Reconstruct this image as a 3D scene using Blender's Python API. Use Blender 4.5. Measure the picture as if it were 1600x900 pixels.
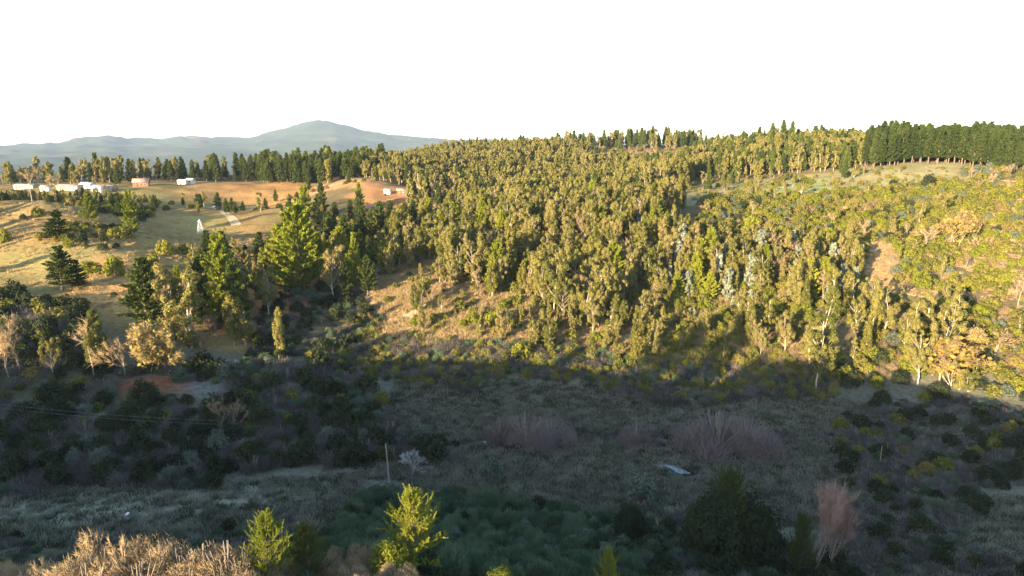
import bpy, math, random
import numpy as np
from mathutils import Vector, Euler

for o in list(bpy.data.objects):
    bpy.data.objects.remove(o)
SC = bpy.context.scene
COL = SC.collection
R = math.radians

# ------------------------------------------------------------------ camera
CAM_Z, PITCH, FPX = 62.0, R(11.4), 1066.0
cam_d = bpy.data.cameras.new('camera')
cam = bpy.data.objects.new('camera', cam_d)
COL.objects.link(cam)
cam.location = (0, 0, CAM_Z)
cam.rotation_euler = (R(90) - PITCH, 0, 0)
cam_d.sensor_width = 36
cam_d.lens = 36 * FPX / 1600
cam_d.clip_end = 60000
SC.camera = cam

# ------------------------------------------------------------------ sky, sun, exposure
SUN_TAN = 0.158
SDIR = np.array([0.62, 0.785])            # way the light travels over the ground
SDIR = SDIR / np.linalg.norm(SDIR)
EL = math.atan(SUN_TAN)
w = bpy.data.worlds.new('World')
SC.world = w
w.use_nodes = True
wn = w.node_tree
for n in list(wn.nodes):
    wn.nodes.remove(n)
sky = wn.nodes.new('ShaderNodeTexSky')
sky.sky_type = 'NISHITA'
sky.sun_disc = False
sky.sun_elevation = EL
sky.sun_rotation = math.atan2(-SDIR[0], -SDIR[1])
sky.altitude = 300
sky.air_density = 1.0
sky.dust_density = 0.8
sky.ozone_density = 1.6
bg = wn.nodes.new('ShaderNodeBackground')
bg.inputs[1].default_value = 0.12
wo = wn.nodes.new('ShaderNodeOutputWorld')
wn.links.new(sky.outputs[0], bg.inputs[0])
wn.links.new(bg.outputs[0], wo.inputs[0])

sl = bpy.data.lights.new('sun', 'SUN')
sl.energy = 5.0
sl.angle = R(0.4)
sl.color = (1.0, 0.79, 0.50)
sun = bpy.data.objects.new('sun', sl)
COL.objects.link(sun)
sun.location = (-200, -200, 300)
sun.rotation_euler = Vector((SDIR[0], SDIR[1], -SUN_TAN)).to_track_quat('-Z', 'Y').to_euler()

SC.view_settings.view_transform = 'Standard'
SC.view_settings.look = 'None'
SC.view_settings.gamma = 1.0
SC.view_settings.use_curve_mapping = False
SC.view_settings.exposure = 2.55

SC.render.engine = 'CYCLES'
cy = SC.cycles
cy.max_bounces = 5
cy.diffuse_bounces = 3
cy.glossy_bounces = 2
cy.transmission_bounces = 3
cy.volume_bounces = 0
cy.transparent_max_bounces = 4
cy.use_denoising = True
cy.use_adaptive_sampling = False

rng = np.random.default_rng(11)
random.seed(11)

# ------------------------------------------------------------------ projection helpers
cp, sp_ = math.cos(PITCH), math.sin(PITCH)


def ray(px, py):
    v = -(py - 450.0) / FPX
    return ((px - 800.0) / FPX, cp + v * sp_, v * cp - sp_)


def pix(px, py, Y):
    a, b, c = ray(px, py)
    return (a / b * Y, Y, CAM_Z + c / b * Y)


def project(x, y, z):
    d = y * cp - (z - CAM_Z) * sp_
    up = y * sp_ + (z - CAM_Z) * cp
    d = np.where(d < 1e-3, 1e-3, d)
    return 800 + FPX * x / d, 450 - FPX * up / d, d


# ------------------------------------------------------------------ noise
class VNoise:
    def __init__(s, seed):
        s.t = np.random.default_rng(seed).random((256, 256))

    def __call__(s, x, y):
        xi = np.floor(x).astype(int); yi = np.floor(y).astype(int)
        fx = x - xi; fy = y - yi
        fx = fx * fx * (3 - 2 * fx); fy = fy * fy * (3 - 2 * fy)
        t = s.t
        a = t[xi & 255, yi & 255]; b = t[(xi + 1) & 255, yi & 255]
        c = t[xi & 255, (yi + 1) & 255]; d = t[(xi + 1) & 255, (yi + 1) & 255]
        return (a * (1 - fx) + b * fx) * (1 - fy) + (c * (1 - fx) + d * fx) * fy


VN = [VNoise(i) for i in range(6)]


def fbm(x, y, k=0, octs=4):
    s = 0; a = 0.5; t = 0
    for i in range(octs):
        s = s + a * VN[(k + i) % 6](x * 2 ** i + 17.3 * k, y * 2 ** i - 9.1 * k)
        t += a; a *= 0.5
    return s / t


# ------------------------------------------------------------------ terrain
CP_PIX = [
    # the hill with the fields
    (0, 560, 150), (150, 590, 150), (300, 590, 155), (400, 580, 163), (480, 560, 172),
    (0, 480, 185), (100, 460, 195), (200, 470, 195), (300, 500, 187),
    (0, 420, 215), (130, 400, 225), (230, 400, 235), (330, 440, 217), (400, 470, 205),
    (0, 370, 250), (150, 370, 255), (0, 335, 280), (70, 322, 290), (130, 333, 300),
    (200, 370, 265), (260, 370, 285), (314, 366, 300), (250, 350, 310), (330, 325, 350),
    (370, 350, 320), (400, 390, 270), (20, 302, 400), (160, 299, 420), (260, 292, 450),
    (292, 288, 470), (220, 312, 400), (420, 293, 480), (350, 290, 480), (430, 335, 400),
    (480, 300, 460), (0, 296, 440), (-100, 560, 150), (-100, 420, 220), (-100, 335, 300),
    # the gully and the clearing above it
    (450, 560, 175), (500, 480, 205), (560, 430, 235), (610, 392, 275), (640, 372, 310),
    (610, 330, 370), (620, 304, 400), (560, 285, 430), (560, 340, 350), (500, 330, 350),
    (500, 400, 260), (420, 420, 245),
    # the wooded spur facing the camera
    (580, 560, 178), (640, 520, 190), (620, 450, 215), (700, 545, 182), (660, 425, 230),
    (800, 555, 180), (900, 562, 179), (1000, 590, 172), (1100, 600, 170), (1200, 600, 170), (1300, 620, 164),
    (800, 480, 208), (1000, 480, 210), (1150, 480, 212), (1250, 480, 206),
    (800, 400, 250), (1000, 378, 255), (1150, 380, 260), (760, 352, 300), (1000, 337, 300),
    (1150, 322, 320), (1150, 300, 380), (1000, 315, 360), (780, 325, 400),
    # the wooded hill behind
    (600, 272, 500), (700, 300, 480), (700, 262, 560), (700, 240, 700), (850, 300, 470), (850, 262, 580),
    (850, 237, 700), (950, 290, 480), (950, 242, 650), (1010, 248, 650), (1050, 237, 700), (1000, 227, 760),
    (1100, 272, 480), (1200, 245, 540), (1230, 228, 620), (1200, 290, 400), (1300, 277, 400), (1300, 245, 480),
    # the scrub hill
    (1400, 264, 390), (1500, 276, 360), (1600, 286, 340), (1360, 273, 385),
    (1250, 330, 310), (1400, 330, 300), (1550, 340, 280), (1200, 350, 290),
    (1370, 410, 240), (1500, 400, 245), (1600, 400, 235), (1300, 480, 205), (1450, 480, 205), (1600, 480, 205),
    (1350, 560, 178), (1500, 575, 172), (1600, 570, 172), (1400, 640, 158), (1550, 625, 162),
    (1700, 600, 165), (1700, 400, 235), (1700, 285, 340),
    # left bank of the valley
    (250, 612, 147), (350, 640, 143), (150, 640, 138), (0, 640, 135),
]
CP_W = [
    (-20, 155, .3), (10, 160, 0), (45, 158, 0), (80, 152, .2), (110, 148, .8),
    (-45, 130, 1), (-10, 128, 0), (25, 130, 0), (60, 128, .2), (95, 122, 1.2), (125, 125, 4),
    (-70, 120, 2.5), (-95, 120, 4), (-75, 103, 3.5), (-50, 105, 1.8), (-100, 100, 6),
    (-15, 106, 1), (20, 106, 1), (55, 102, 1.2), (85, 98, 3), (110, 95, 6),
    (-28, 45, 29), (-8, 50, 27.5), (18, 55, 18), (40, 60, 12), (65, 65, 8), (-45, 58, 22), (-60, 75, 12),
    (-30, 75, 13), (0, 78, 11), (26, 80, 9), (52, 80, 4), (-38, 88, 5.5), (-5, 92, 4), (40, 92, 2),
    (0, 36, 30), (-50, 35, 30), (40, 38, 19), (0, 0, 30), (-60, 0, 33), (-60, -40, 35), (70, 0, 27), (90, 45, 14),
    (120, 60, 16), (170, 100, 16), (220, 160, 14), (140, 10, 30), (-95, 55, 27), (-110, 80, 16), (-150, 120, 18),
    (-600, 500, 36), (-700, 900, 10), (-320, 560, 40), (-320, 800, 5), (-100, 640, 46), (-60, 850, 30),
    (60, 900, 52), (300, 850, 58), (700, 700, 52), (330, 560, 60), (500, 500, 55), (700, 350, 50), (450, 150, 14),
    (450, -100, 30), (-520, 100, 25), (-520, 300, 36), (-420, -150, 15), (0, -260, 15), (300, -260, 15),
    (-220, 200, 24), (-300, 250, 30),
]
CREST_U = np.array([-320, -230, -164, -113, -84, -62, -54, -46, -36, -22, -10, 40, 120.])
CREST_Z = np.array([29, 35, 39, 44, 44, 47, 41.5, 43, 41, 42, 50, 52, 52.])
NPERP = np.array([SDIR[1], -SDIR[0]])


def crest_pos(u, back=110.0):
    p = -SDIR * back + NPERP * u
    return p[0], p[1]


for u in (-320, -230, -164, -113, -84, -62, -48, -34, -22, -8, 40, 100):
    x, y = crest_pos(u)
    z = float(np.interp(u, CREST_U, CREST_Z)) - 4.0
    CP_W.append((x, y, z))
    x2, y2 = crest_pos(u, 190)
    CP_W.append((x2, y2, z - 22))
CPA = np.array([pix(*c) for c in CP_PIX] + CP_W, float)
CS = 200.0


def tps_fit(P, lam=0.0006):
    X = P[:, :2] / CS
    n = len(X)
    r2 = ((X[:, None] - X[None]) ** 2).sum(-1)
    K = 0.5 * r2 * np.log(r2 + 1e-12) + lam * np.eye(n)
    A = np.zeros((n + 3, n + 3))
    A[:n, :n] = K; A[:n, n] = 1; A[:n, n + 1:] = X
    A[n, :n] = 1; A[n + 1:, :n] = X.T
    return np.linalg.solve(A, np.concatenate([P[:, 2], [0, 0, 0]]))


TW = tps_fit(CPA)


def tps(x, y):
    x = np.asarray(x, float); y = np.asarray(y, float)
    sh = x.shape
    q = np.stack([x.ravel(), y.ravel()], 1) / CS
    X = CPA[:, :2] / CS
    out = np.empty(len(q))
    for i in range(0, len(q), 20000):
        qq = q[i:i + 20000]
        r2 = ((qq[:, None] - X[None]) ** 2).sum(-1)
        out[i:i + 20000] = (0.5 * r2 * np.log(r2 + 1e-12)) @ TW[:len(X)] + TW[len(X)] + qq @ TW[len(X) + 1:]
    return out.reshape(sh)


def height_exact(x, y):
    cx = np.clip(x, -650, 650); cyy = np.clip(y, -240, 880)
    h = tps(cx, cyy)
    out = np.hypot(x - cx, y - cyy)
    k = np.clip(out / 1500.0, 0, 1); k = k * k * (3 - 2 * k)
    floor = np.where(y > 600, -62.0, 0.0)
    h = h * (1 - k) + floor * k
    amp = np.clip(np.hypot(x, y) / 300, .35, 1.4)
    fold = np.clip((-30 - x) / 40, 0, 1) * np.clip((y - 190) / 30, 0, 1) * np.clip((420 - y) / 60, 0, 1)
    h = h + fold * 7.0 * (fbm(x / 48, y / 40, 4, 2) - .5)
    h = h + amp * (2.4 * (fbm(x / 55, y / 55, 1, 2) - .5) + 1.3 * (fbm(x / 17, y / 17, 2, 2) - .5)) + .5 * (fbm(x / 5, y / 5, 3, 2) - .5)
    return h


def axis(a, b, step, ext, far):
    core = np.arange(a, b + step, step)
    g = [core[-1]]; s = step
    while g[-1] < far:
        s *= ext; g.append(g[-1] + s)
    l = [core[0]]; s = step
    while l[-1] > -far:
        s *= ext; l.append(l[-1] - s)
    return np.concatenate([np.array(l[:0:-1]), core, np.array(g[1:])])


AX = axis(-330, 330, 2.0, 1.12, 16000)
AY = axis(-130, 560, 2.0, 1.12, 17000)
GX, GY = np.meshgrid(AX, AY, indexing='ij')
GZ = height_exact(GX, GY)


def hgt(x, y):
    x = np.asarray(x, float); y = np.asarray(y, float)
    i = np.clip(np.searchsorted(AX, x) - 1, 0, len(AX) - 2)
    j = np.clip(np.searchsorted(AY, y) - 1, 0, len(AY) - 2)
    fx = (x - AX[i]) / (AX[i + 1] - AX[i]); fy = (y - AY[j]) / (AY[j + 1] - AY[j])
    return (GZ[i, j] * (1 - fx) + GZ[i + 1, j] * fx) * (1 - fy) + (GZ[i, j + 1] * (1 - fx) + GZ[i + 1, j + 1] * fx) * fy


def at(px, py):
    """first point of the ground seen through a pixel of the photograph"""
    a, b, c = ray(px, py)
    t = np.arange(30, 1200, 0.5)
    z = CAM_Z + c / b * t
    g = hgt(a / b * t, t)
    k = np.nonzero(z <= g)[0]
    i = k[0] if len(k) else len(t) - 1
    return np.array([a / b * t[i], t[i], g[i]])


def visible(x, y, ztop):
    """is a point above the ground in sight of a camera near the photograph's place"""
    f = np.linspace(0.12, 0.97, 40)[:, None]
    xx = x[None] * f; yy = y[None] * f
    zz = CAM_Z + (ztop[None] - CAM_Z) * f
    return (hgt(xx, yy) <= zz + 1.5).all(0)


# ------------------------------------------------------------------ mesh buffer
class Buf:
    def __init__(s):
        s.V = []; s.L = []; s.S = []; s.M = []; s.n = 0; s.nl = 0

    def add(s, V, F, mat=0):
        V = np.asarray(V, float).reshape(-1, 3); F = np.asarray(F, int)
        if len(F) == 0:
            return
        s.V.append(V); s.L.append((F + s.n).ravel())
        k = F.shape[1]
        s.S.append(s.nl + np.arange(len(F)) * k); s.M.append(np.full(len(F), mat, int))
        s.n += len(V); s.nl += F.size

    def mesh(s, name, mats, smooth=False):
        me = bpy.data.meshes.new(name)
        V = np.concatenate(s.V); L = np.concatenate(s.L); S = np.concatenate(s.S); M = np.concatenate(s.M)
        me.vertices.add(len(V)); me.vertices.foreach_set('co', V.ravel())
        me.loops.add(len(L)); me.loops.foreach_set('vertex_index', L)
        me.polygons.add(len(S)); me.polygons.foreach_set('loop_start', S)
        me.polygons.foreach_set('material_index', M)
        if smooth:
            me.polygons.foreach_set('use_smooth', np.ones(len(S), bool))
        for m in mats:
            me.materials.append(m)
        me.update(calc_edges=True)
        return me

    def merged(s, other, off):
        b = Buf()
        b.V = s.V + other.V
        b.L = s.L + [l + s.n for l in other.L]
        b.S = s.S + [q + s.nl for q in other.S]
        b.M = s.M + [m + off for m in other.M]
        b.n = s.n + other.n; b.nl = s.nl + other.nl
        return b


def unit(v):
    return v / (np.linalg.norm(v, axis=-1, keepdims=True) + 1e-9)


def rdir(n, g):
    return unit(g.normal(size=(n, 3)))


def leaves(buf, P, N, size, g, asp=1.5, mat=0):
    n = len(P)
    t = unit(np.cross(N, rdir(n, g))); b = np.cross(N, t)
    s = np.broadcast_to(np.asarray(size, float), (n,))[:, None]
    V = np.stack([P + t * s * asp * .5, P + b * s * .5, P - t * s * asp * .5, P - b * s * .5], 1)
    buf.add(V, np.arange(4 * n).reshape(n, 4), mat)


def blades(buf, P, D, L, W, g, mat=0, mid=0.45):
    """long leaf with its broad part at MID, pointing along D"""
    n = len(P)
    L = np.broadcast_to(np.asarray(L, float), (n,))[:, None]; W = np.broadcast_to(np.asarray(W, float), (n,))[:, None]
    s = unit(np.cross(D, rdir(n, g)))
    m = P + D * L * mid
    V = np.stack([P, m + s * W * .5, P + D * L, m - s * W * .5], 1)
    buf.add(V, np.arange(4 * n).reshape(n, 4), mat)


def tube(buf, pts, rad, sides=5, mat=0):
    pts = np.asarray(pts, float); k = len(pts)
    rad = np.broadcast_to(np.asarray(rad, float), (k,))
    d = np.gradient(pts, axis=0); d = unit(d)
    ref = np.array([0, 0, 1.]) if abs(d[0][2]) < .9 else np.array([1., 0, 0])
    a = unit(np.cross(d, ref)); b = np.cross(d, a)
    th = np.arange(sides) * 2 * math.pi / sides
    V = pts[:, None] + rad[:, None, None] * (np.cos(th)[None, :, None] * a[:, None] + np.sin(th)[None, :, None] * b[:, None])
    F = []
    for i in range(k - 1):
        for j in range(sides):
            F.append((i * sides + j, i * sides + (j + 1) % sides, (i + 1) * sides + (j + 1) % sides, (i + 1) * sides + j))
    buf.add(V, F, mat)
    if sides >= 4:
        c = len(V.reshape(-1, 3))
        buf.add(np.vstack([V[-1], pts[-1:]]), [(j, (j + 1) % sides, sides) for j in range(sides)], mat)


def sticks(buf, P0, P1, W, g, mat=0):
    """thin twigs, each a narrow three-sided spike"""
    n = len(P0)
    D = unit(P1 - P0)
    a = unit(np.cross(D, rdir(n, g))); b = np.cross(D, a)
    W = np.broadcast_to(np.asarray(W, float), (n,))[:, None] * .5
    V = np.stack([P0 + a * W, P0 - .5 * a * W + .87 * b * W, P0 - .5 * a * W - .87 * b * W, P1], 1)
    i = np.arange(n)[:, None] * 4
    F = np.concatenate([i + np.array([[0, 1, 3]]), i + np.array([[1, 2, 3]]), i + np.array([[2, 0, 3]])])
    buf.add(V, F, mat)


def box(buf, x0, x1, y0, y1, z0, z1, mat=0):
    V = [(x0, y0, z0), (x1, y0, z0), (x1, y1, z0), (x0, y1, z0), (x0, y0, z1), (x1, y0, z1), (x1, y1, z1), (x0, y1, z1)]
    buf.add(V, [(3, 2, 1, 0), (4, 5, 6, 7), (0, 1, 5, 4), (1, 2, 6, 5), (2, 3, 7, 6), (3, 0, 4, 7)], mat)


# ------------------------------------------------------------------ materials
def new_mat(name):
    m = bpy.data.materials.new(name); m.use_nodes = True
    nt = m.node_tree
    for n in list(nt.nodes):
        nt.nodes.remove(n)
    out = nt.nodes.new('ShaderNodeOutputMaterial')
    return m, nt, out


def leaf_mat(name, cols, trans=0.28, island=0.5):
    m, nt, out = new_mat(name)
    oi = nt.nodes.new('ShaderNodeObjectInfo'); ge = nt.nodes.new('ShaderNodeNewGeometry')
    mx = nt.nodes.new('ShaderNodeMix'); mx.data_type = 'FLOAT'; mx.inputs[0].default_value = island
    nt.links.new(oi.outputs['Random'], mx.inputs[2]); nt.links.new(ge.outputs['Random Per Island'], mx.inputs[3])
    rp = nt.nodes.new('ShaderNodeValToRGB')
    el = rp.color_ramp.elements
    k = len(cols)
    while len(el) < k:
        el.new(0.5)
    for i, c in enumerate(cols):
        el[i].position = .15 + .7 * i / (k - 1); el[i].color = (*c, 1)
    nt.links.new(mx.outputs[0], rp.inputs[0])
    d = nt.nodes.new('ShaderNodeBsdfDiffuse'); t = nt.nodes.new('ShaderNodeBsdfTranslucent')
    ms = nt.nodes.new('ShaderNodeMixShader'); ms.inputs[0].default_value = trans
    nt.links.new(rp.outputs[0], d.inputs[0]); nt.links.new(rp.outputs[0], t.inputs[0])
    nt.links.new(d.outputs[0], ms.inputs[1]); nt.links.new(t.outputs[0], ms.inputs[2])
    nt.links.new(ms.outputs[0], out.inputs[0])
    return m


def flat_mat(name, col, col2=None, scale=3.0, rough=.8, metal=0.0, bump=0.0):
    m, nt, out = new_mat(name)
    p = nt.nodes.new('ShaderNodeBsdfPrincipled')
    p.inputs['Roughness'].default_value = rough; p.inputs['Metallic'].default_value = metal
    p.inputs['Specular IOR Level'].default_value = .3
    tc = nt.nodes.new('ShaderNodeTexCoord'); no = nt.nodes.new('ShaderNodeTexNoise')
    no.inputs['Scale'].default_value = scale; no.inputs['Detail'].default_value = 5
    rp = nt.nodes.new('ShaderNodeValToRGB')
    c2 = col2 or tuple(c * .7 for c in col)
    rp.color_ramp.elements[0].color = (*c2, 1); rp.color_ramp.elements[1].color = (*col, 1)
    rp.color_ramp.elements[0].position = .3; rp.color_ramp.elements[1].position = .65
    nt.links.new(tc.outputs['Object'], no.inputs['Vector']); nt.links.new(no.outputs['Fac'], rp.inputs[0])
    nt.links.new(rp.outputs[0], p.inputs['Base Color'])
    if bump:
        b = nt.nodes.new('ShaderNodeBump'); b.inputs['Strength'].default_value = bump; b.inputs['Distance'].default_value = .05
        nt.links.new(no.outputs['Fac'], b.inputs['Height']); nt.links.new(b.outputs[0], p.inputs['Normal'])
    nt.links.new(p.outputs[0], out.inputs[0])
    return m


M = {}
M['euc'] = leaf_mat('eucalyptus_leaf', [(.085, .10, .026), (.15, .145, .036), (.235, .19, .05), (.185, .195, .06), (.26, .185, .08)], .38, .38)
M['euc_young'] = leaf_mat('young_eucalyptus_leaf', [(.15, .17, .12), (.21, .23, .17), (.27, .29, .22)])
M['pine'] = leaf_mat('pine_needle', [(.036, .054, .015), (.062, .083, .021), (.095, .115, .028)], .22)
M['pine_dark'] = leaf_mat('plantation_needle', [(.02, .034, .01), (.036, .052, .014), (.06, .075, .02)], .2)
M['pine_bright'] = leaf_mat('young_pine_needle', [(.13, .16, .018), (.20, .22, .026), (.27, .265, .036)], .3)
M['scrub'] = leaf_mat('scrub_leaf', [(.07, .08, .02), (.12, .125, .028), (.17, .15, .035), (.20, .145, .055)])
M['lime'] = leaf_mat('lime_shrub_leaf', [(.11, .13, .018), (.165, .17, .024), (.215, .19, .034)])
M['broom'] = leaf_mat('broom_leaf', [(.05, .08, .045), (.085, .125, .068), (.14, .185, .105)], .2, .35)
M['sage'] = leaf_mat('sage_leaf', [(.075, .095, .07), (.10, .12, .085), (.13, .15, .11)], .2)
M['dark'] = leaf_mat('dark_shrub_leaf', [(.018, .025, .013), (.034, .044, .02), (.052, .06, .026)], .2)
M['gold'] = leaf_mat('autumn_leaf', [(.21, .15, .035), (.28, .20, .05), (.23, .19, .055)], .3)
M['twig'] = leaf_mat('bare_twig', [(.19, .135, .075), (.27, .19, .105), (.35, .255, .145)], .0)
M['twig_red'] = leaf_mat('reddish_twig', [(.22, .125, .095), (.30, .175, .13), (.36, .22, .165)], .0)
M['twig_mauve'] = leaf_mat('willow_twig', [(.10, .074, .066), (.155, .115, .102), (.22, .165, .148)], .0)
M['sedge'] = leaf_mat('sedge_grass', [(.035, .04, .022), (.055, .06, .032), (.08, .085, .045)], .2, .35)
M['twig_grey'] = leaf_mat('grey_twig', [(.05, .044, .038), (.09, .079, .068), (.15, .132, .114)], .0)
M['twig_pale'] = leaf_mat('dead_white_twig', [(.30, .29, .27), (.42, .41, .38)], .0)
M['grass'] = leaf_mat('valley_grass', [(.125, .122, .088), (.20, .192, .145), (.28, .262, .20)], .2, .25)
M['straw'] = leaf_mat('dry_straw', [(.24, .165, .08), (.33, .235, .115), (.40, .30, .155)], .2, .4)
M['reed'] = leaf_mat('green_cane', [(.11, .12, .03), (.17, .165, .045), (.23, .20, .065)], .25)
M['bark'] = flat_mat('grey_bark', (.17, .13, .095), (.09, .068, .05), 2.0, bump=.4)
M['bark_pale'] = flat_mat('pale_bark', (.42, .36, .27), (.24, .19, .14), 1.2, bump=.2)
M['bark_bare'] = flat_mat('bare_bark', (.30, .25, .20), (.18, .14, .11), 2.0, bump=.3)

# ------------------------------------------------------------------ object helpers
def tag(o, label=None, cat=None, group=None, kind=None):
    if label: o['label'] = label
    if cat: o['category'] = cat
    if group: o['group'] = group
    if kind: o['kind'] = kind
    return o


def link(name, me, parent=None):
    o = bpy.data.objects.new(name, me); COL.objects.link(o)
    if parent is not None:
        o.parent = parent
    return o


def in_poly(px, Y, poly):
    inside = np.zeros(np.shape(px), bool)
    n = len(poly)
    for i in range(n):
        x1, y1 = poly[i]; x2, y2 = poly[(i + 1) % n]
        c = ((y1 > Y) != (y2 > Y))
        with np.errstate(divide='ignore', invalid='ignore'):
            xx = (x2 - x1) * (Y - y1) / (y2 - y1 + 1e-12) + x1
        inside ^= c & (px < xx)
    return inside


# ------------------------------------------------------------------ ground sheet
SOIL = [   # (outline as column / distance, colour)
    ([(-300, 175), (400, 175), (420, 240), (470, 320), (480, 490), (-300, 520)], (.25, .168, .068)),
    ([(-300, 205), (60, 190), (150, 225), (60, 240), (-300, 240)], (.23, .18, .07)),
    ([(-100, 262), (140, 285), (140, 330), (-100, 330)], (.24, .17, .07)),
    ([(80, 380), (260, 370), (260, 430), (60, 445)], (.26, .20, .075)),
    ([(95, 182), (235, 182), (280, 228), (150, 228)], (.44, .23, .085)),
    ([(300, 440), (470, 420), (490, 500), (300, 500)], (.34, .19, .075)),
    ([(395, 360), (460, 370), (470, 420), (400, 420)], (.40, .30, .15)),
    ([(260, 285), (360, 285), (355, 345), (270, 340)], (.30, .22, .08)),
    ([(380, 195), (480, 195), (500, 240), (390, 240)], (.36, .16, .065)),
    ([(530, 330), (660, 330), (650, 410), (560, 410)], (.27, .155, .07)),
    ([(560, 400), (650, 392), (650, 425), (540, 440)], (.33, .16, .075)),
    ([(480, 430), (600, 430), (600, 480), (500, 480)], (.36, .20, .10)),
    ([(560, 183), (1020, 183), (1000, 215), (700, 225), (680, 245), (600, 240)], (.37, .265, .145)),
    ([(1000, 176), (1290, 176), (1260, 222), (1000, 215)], (.27, .23, .09)),
    ([(930, 570), (1085, 570), (1090, 690), (930, 700)], (.35, .21, .12)),
    ([(1070, 320), (1340, 296), (1560, 320), (1560, 410), (1340, 410), (1150, 430), (1070, 430)], (.24, .21, .10)),
    ([(1180, 345), (1300, 345), (1300, 400), (1180, 400)], (.24, .25, .10)),
    ([(1325, 222), (1405, 216), (1400, 262), (1335, 262)], (.36, .26, .14)),
    ([(1350, 215), (1400, 210), (1400, 232), (1360, 232)], (.42, .23, .10)),
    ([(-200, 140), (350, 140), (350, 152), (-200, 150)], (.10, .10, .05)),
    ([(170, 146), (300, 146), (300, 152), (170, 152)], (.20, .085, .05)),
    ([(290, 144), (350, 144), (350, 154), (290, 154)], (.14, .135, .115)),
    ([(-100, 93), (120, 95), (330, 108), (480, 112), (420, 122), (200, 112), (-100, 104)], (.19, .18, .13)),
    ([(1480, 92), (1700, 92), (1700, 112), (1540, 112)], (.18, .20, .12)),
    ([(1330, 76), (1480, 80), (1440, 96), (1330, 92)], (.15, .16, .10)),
]


def build_ground():
    nx, ny = GX.shape
    V = np.stack([GX, GY, GZ], -1).reshape(-1, 3)
    i, j = np.meshgrid(np.arange(nx - 1), np.arange(ny - 1), indexing='ij')
    a = (i * ny + j).ravel()
    F = np.stack([a, a + ny, a + ny + 1, a + 1], 1)
    b = Buf(); b.add(V, F)
    m, nt, out = new_mat('ground_soil_and_grass')
    me = b.mesh('ground', [m], True)
    px, py, d = project(GX, GY, GZ)
    wx = px + (fbm(GX / 14, GY / 14, 2, 3) - .5) * 60
    wy = GY + (fbm(GX / 18, GY / 18, 4, 3) - .5) * 22 * np.clip(GY / 250, .2, 1.5)
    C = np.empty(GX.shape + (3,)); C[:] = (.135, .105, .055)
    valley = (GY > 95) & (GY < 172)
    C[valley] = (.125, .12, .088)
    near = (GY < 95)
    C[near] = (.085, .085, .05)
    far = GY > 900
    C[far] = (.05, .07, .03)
    ok = (GY > 30)
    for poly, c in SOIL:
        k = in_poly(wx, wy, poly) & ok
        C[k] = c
    # soften by one ring of averaging
    for _ in range(2):
        C[1:-1, 1:-1] = (C[1:-1, 1:-1] * 2 + C[:-2, 1:-1] + C[2:, 1:-1] + C[1:-1, :-2] + C[1:-1, 2:]) / 6
    v = .72 + .56 * fbm(GX / 9, GY / 9, 5, 3)
    C *= v[..., None]
    green = np.clip((fbm(GX / 26, GY / 26, 0, 3) - .52) * 4, 0, 1)[..., None] * .24
    C = C * (1 - green) + C.mean(-1, keepdims=True) * np.array([.80, 1.05, .42]) * green
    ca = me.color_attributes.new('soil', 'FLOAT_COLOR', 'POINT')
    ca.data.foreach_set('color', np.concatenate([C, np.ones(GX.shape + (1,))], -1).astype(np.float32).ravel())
    at_ = nt.nodes.new('ShaderNodeAttribute'); at_.attribute_name = 'soil'
    tc = nt.nodes.new('ShaderNodeTexCoord')
    n1 = nt.nodes.new('ShaderNodeTexNoise'); n1.inputs['Scale'].default_value = .9; n1.inputs['Detail'].default_value = 8
    n1.inputs['Roughness'].default_value = .7
    nt.links.new(tc.outputs['Object'], n1.inputs['Vector'])
    mr = nt.nodes.new('ShaderNodeMapRange'); mr.inputs[1].default_value = .3; mr.inputs[2].default_value = .7
    mr.inputs[3].default_value = .55; mr.inputs[4].default_value = 1.4
    nt.links.new(n1.outputs['Fac'], mr.inputs[0])
    mul = nt.nodes.new('ShaderNodeVectorMath'); mul.operation = 'SCALE'
    nt.links.new(at_.outputs['Color'], mul.inputs[0]); nt.links.new(mr.outputs[0], mul.inputs['Scale'])
    df = nt.nodes.new('ShaderNodeBsdfDiffuse')
    nt.links.new(mul.outputs[0], df.inputs[0])
    bp = nt.nodes.new('ShaderNodeBump'); bp.inputs['Strength'].default_value = .8; bp.inputs['Distance'].default_value = .35
    nt.links.new(n1.outputs['Fac'], bp.inputs['Height']); nt.links.new(bp.outputs[0], df.inputs['Normal'])
    nt.links.new(df.outputs[0], out.inputs[0])
    tag(link('ground', me), kind='structure')


build_ground()


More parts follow.
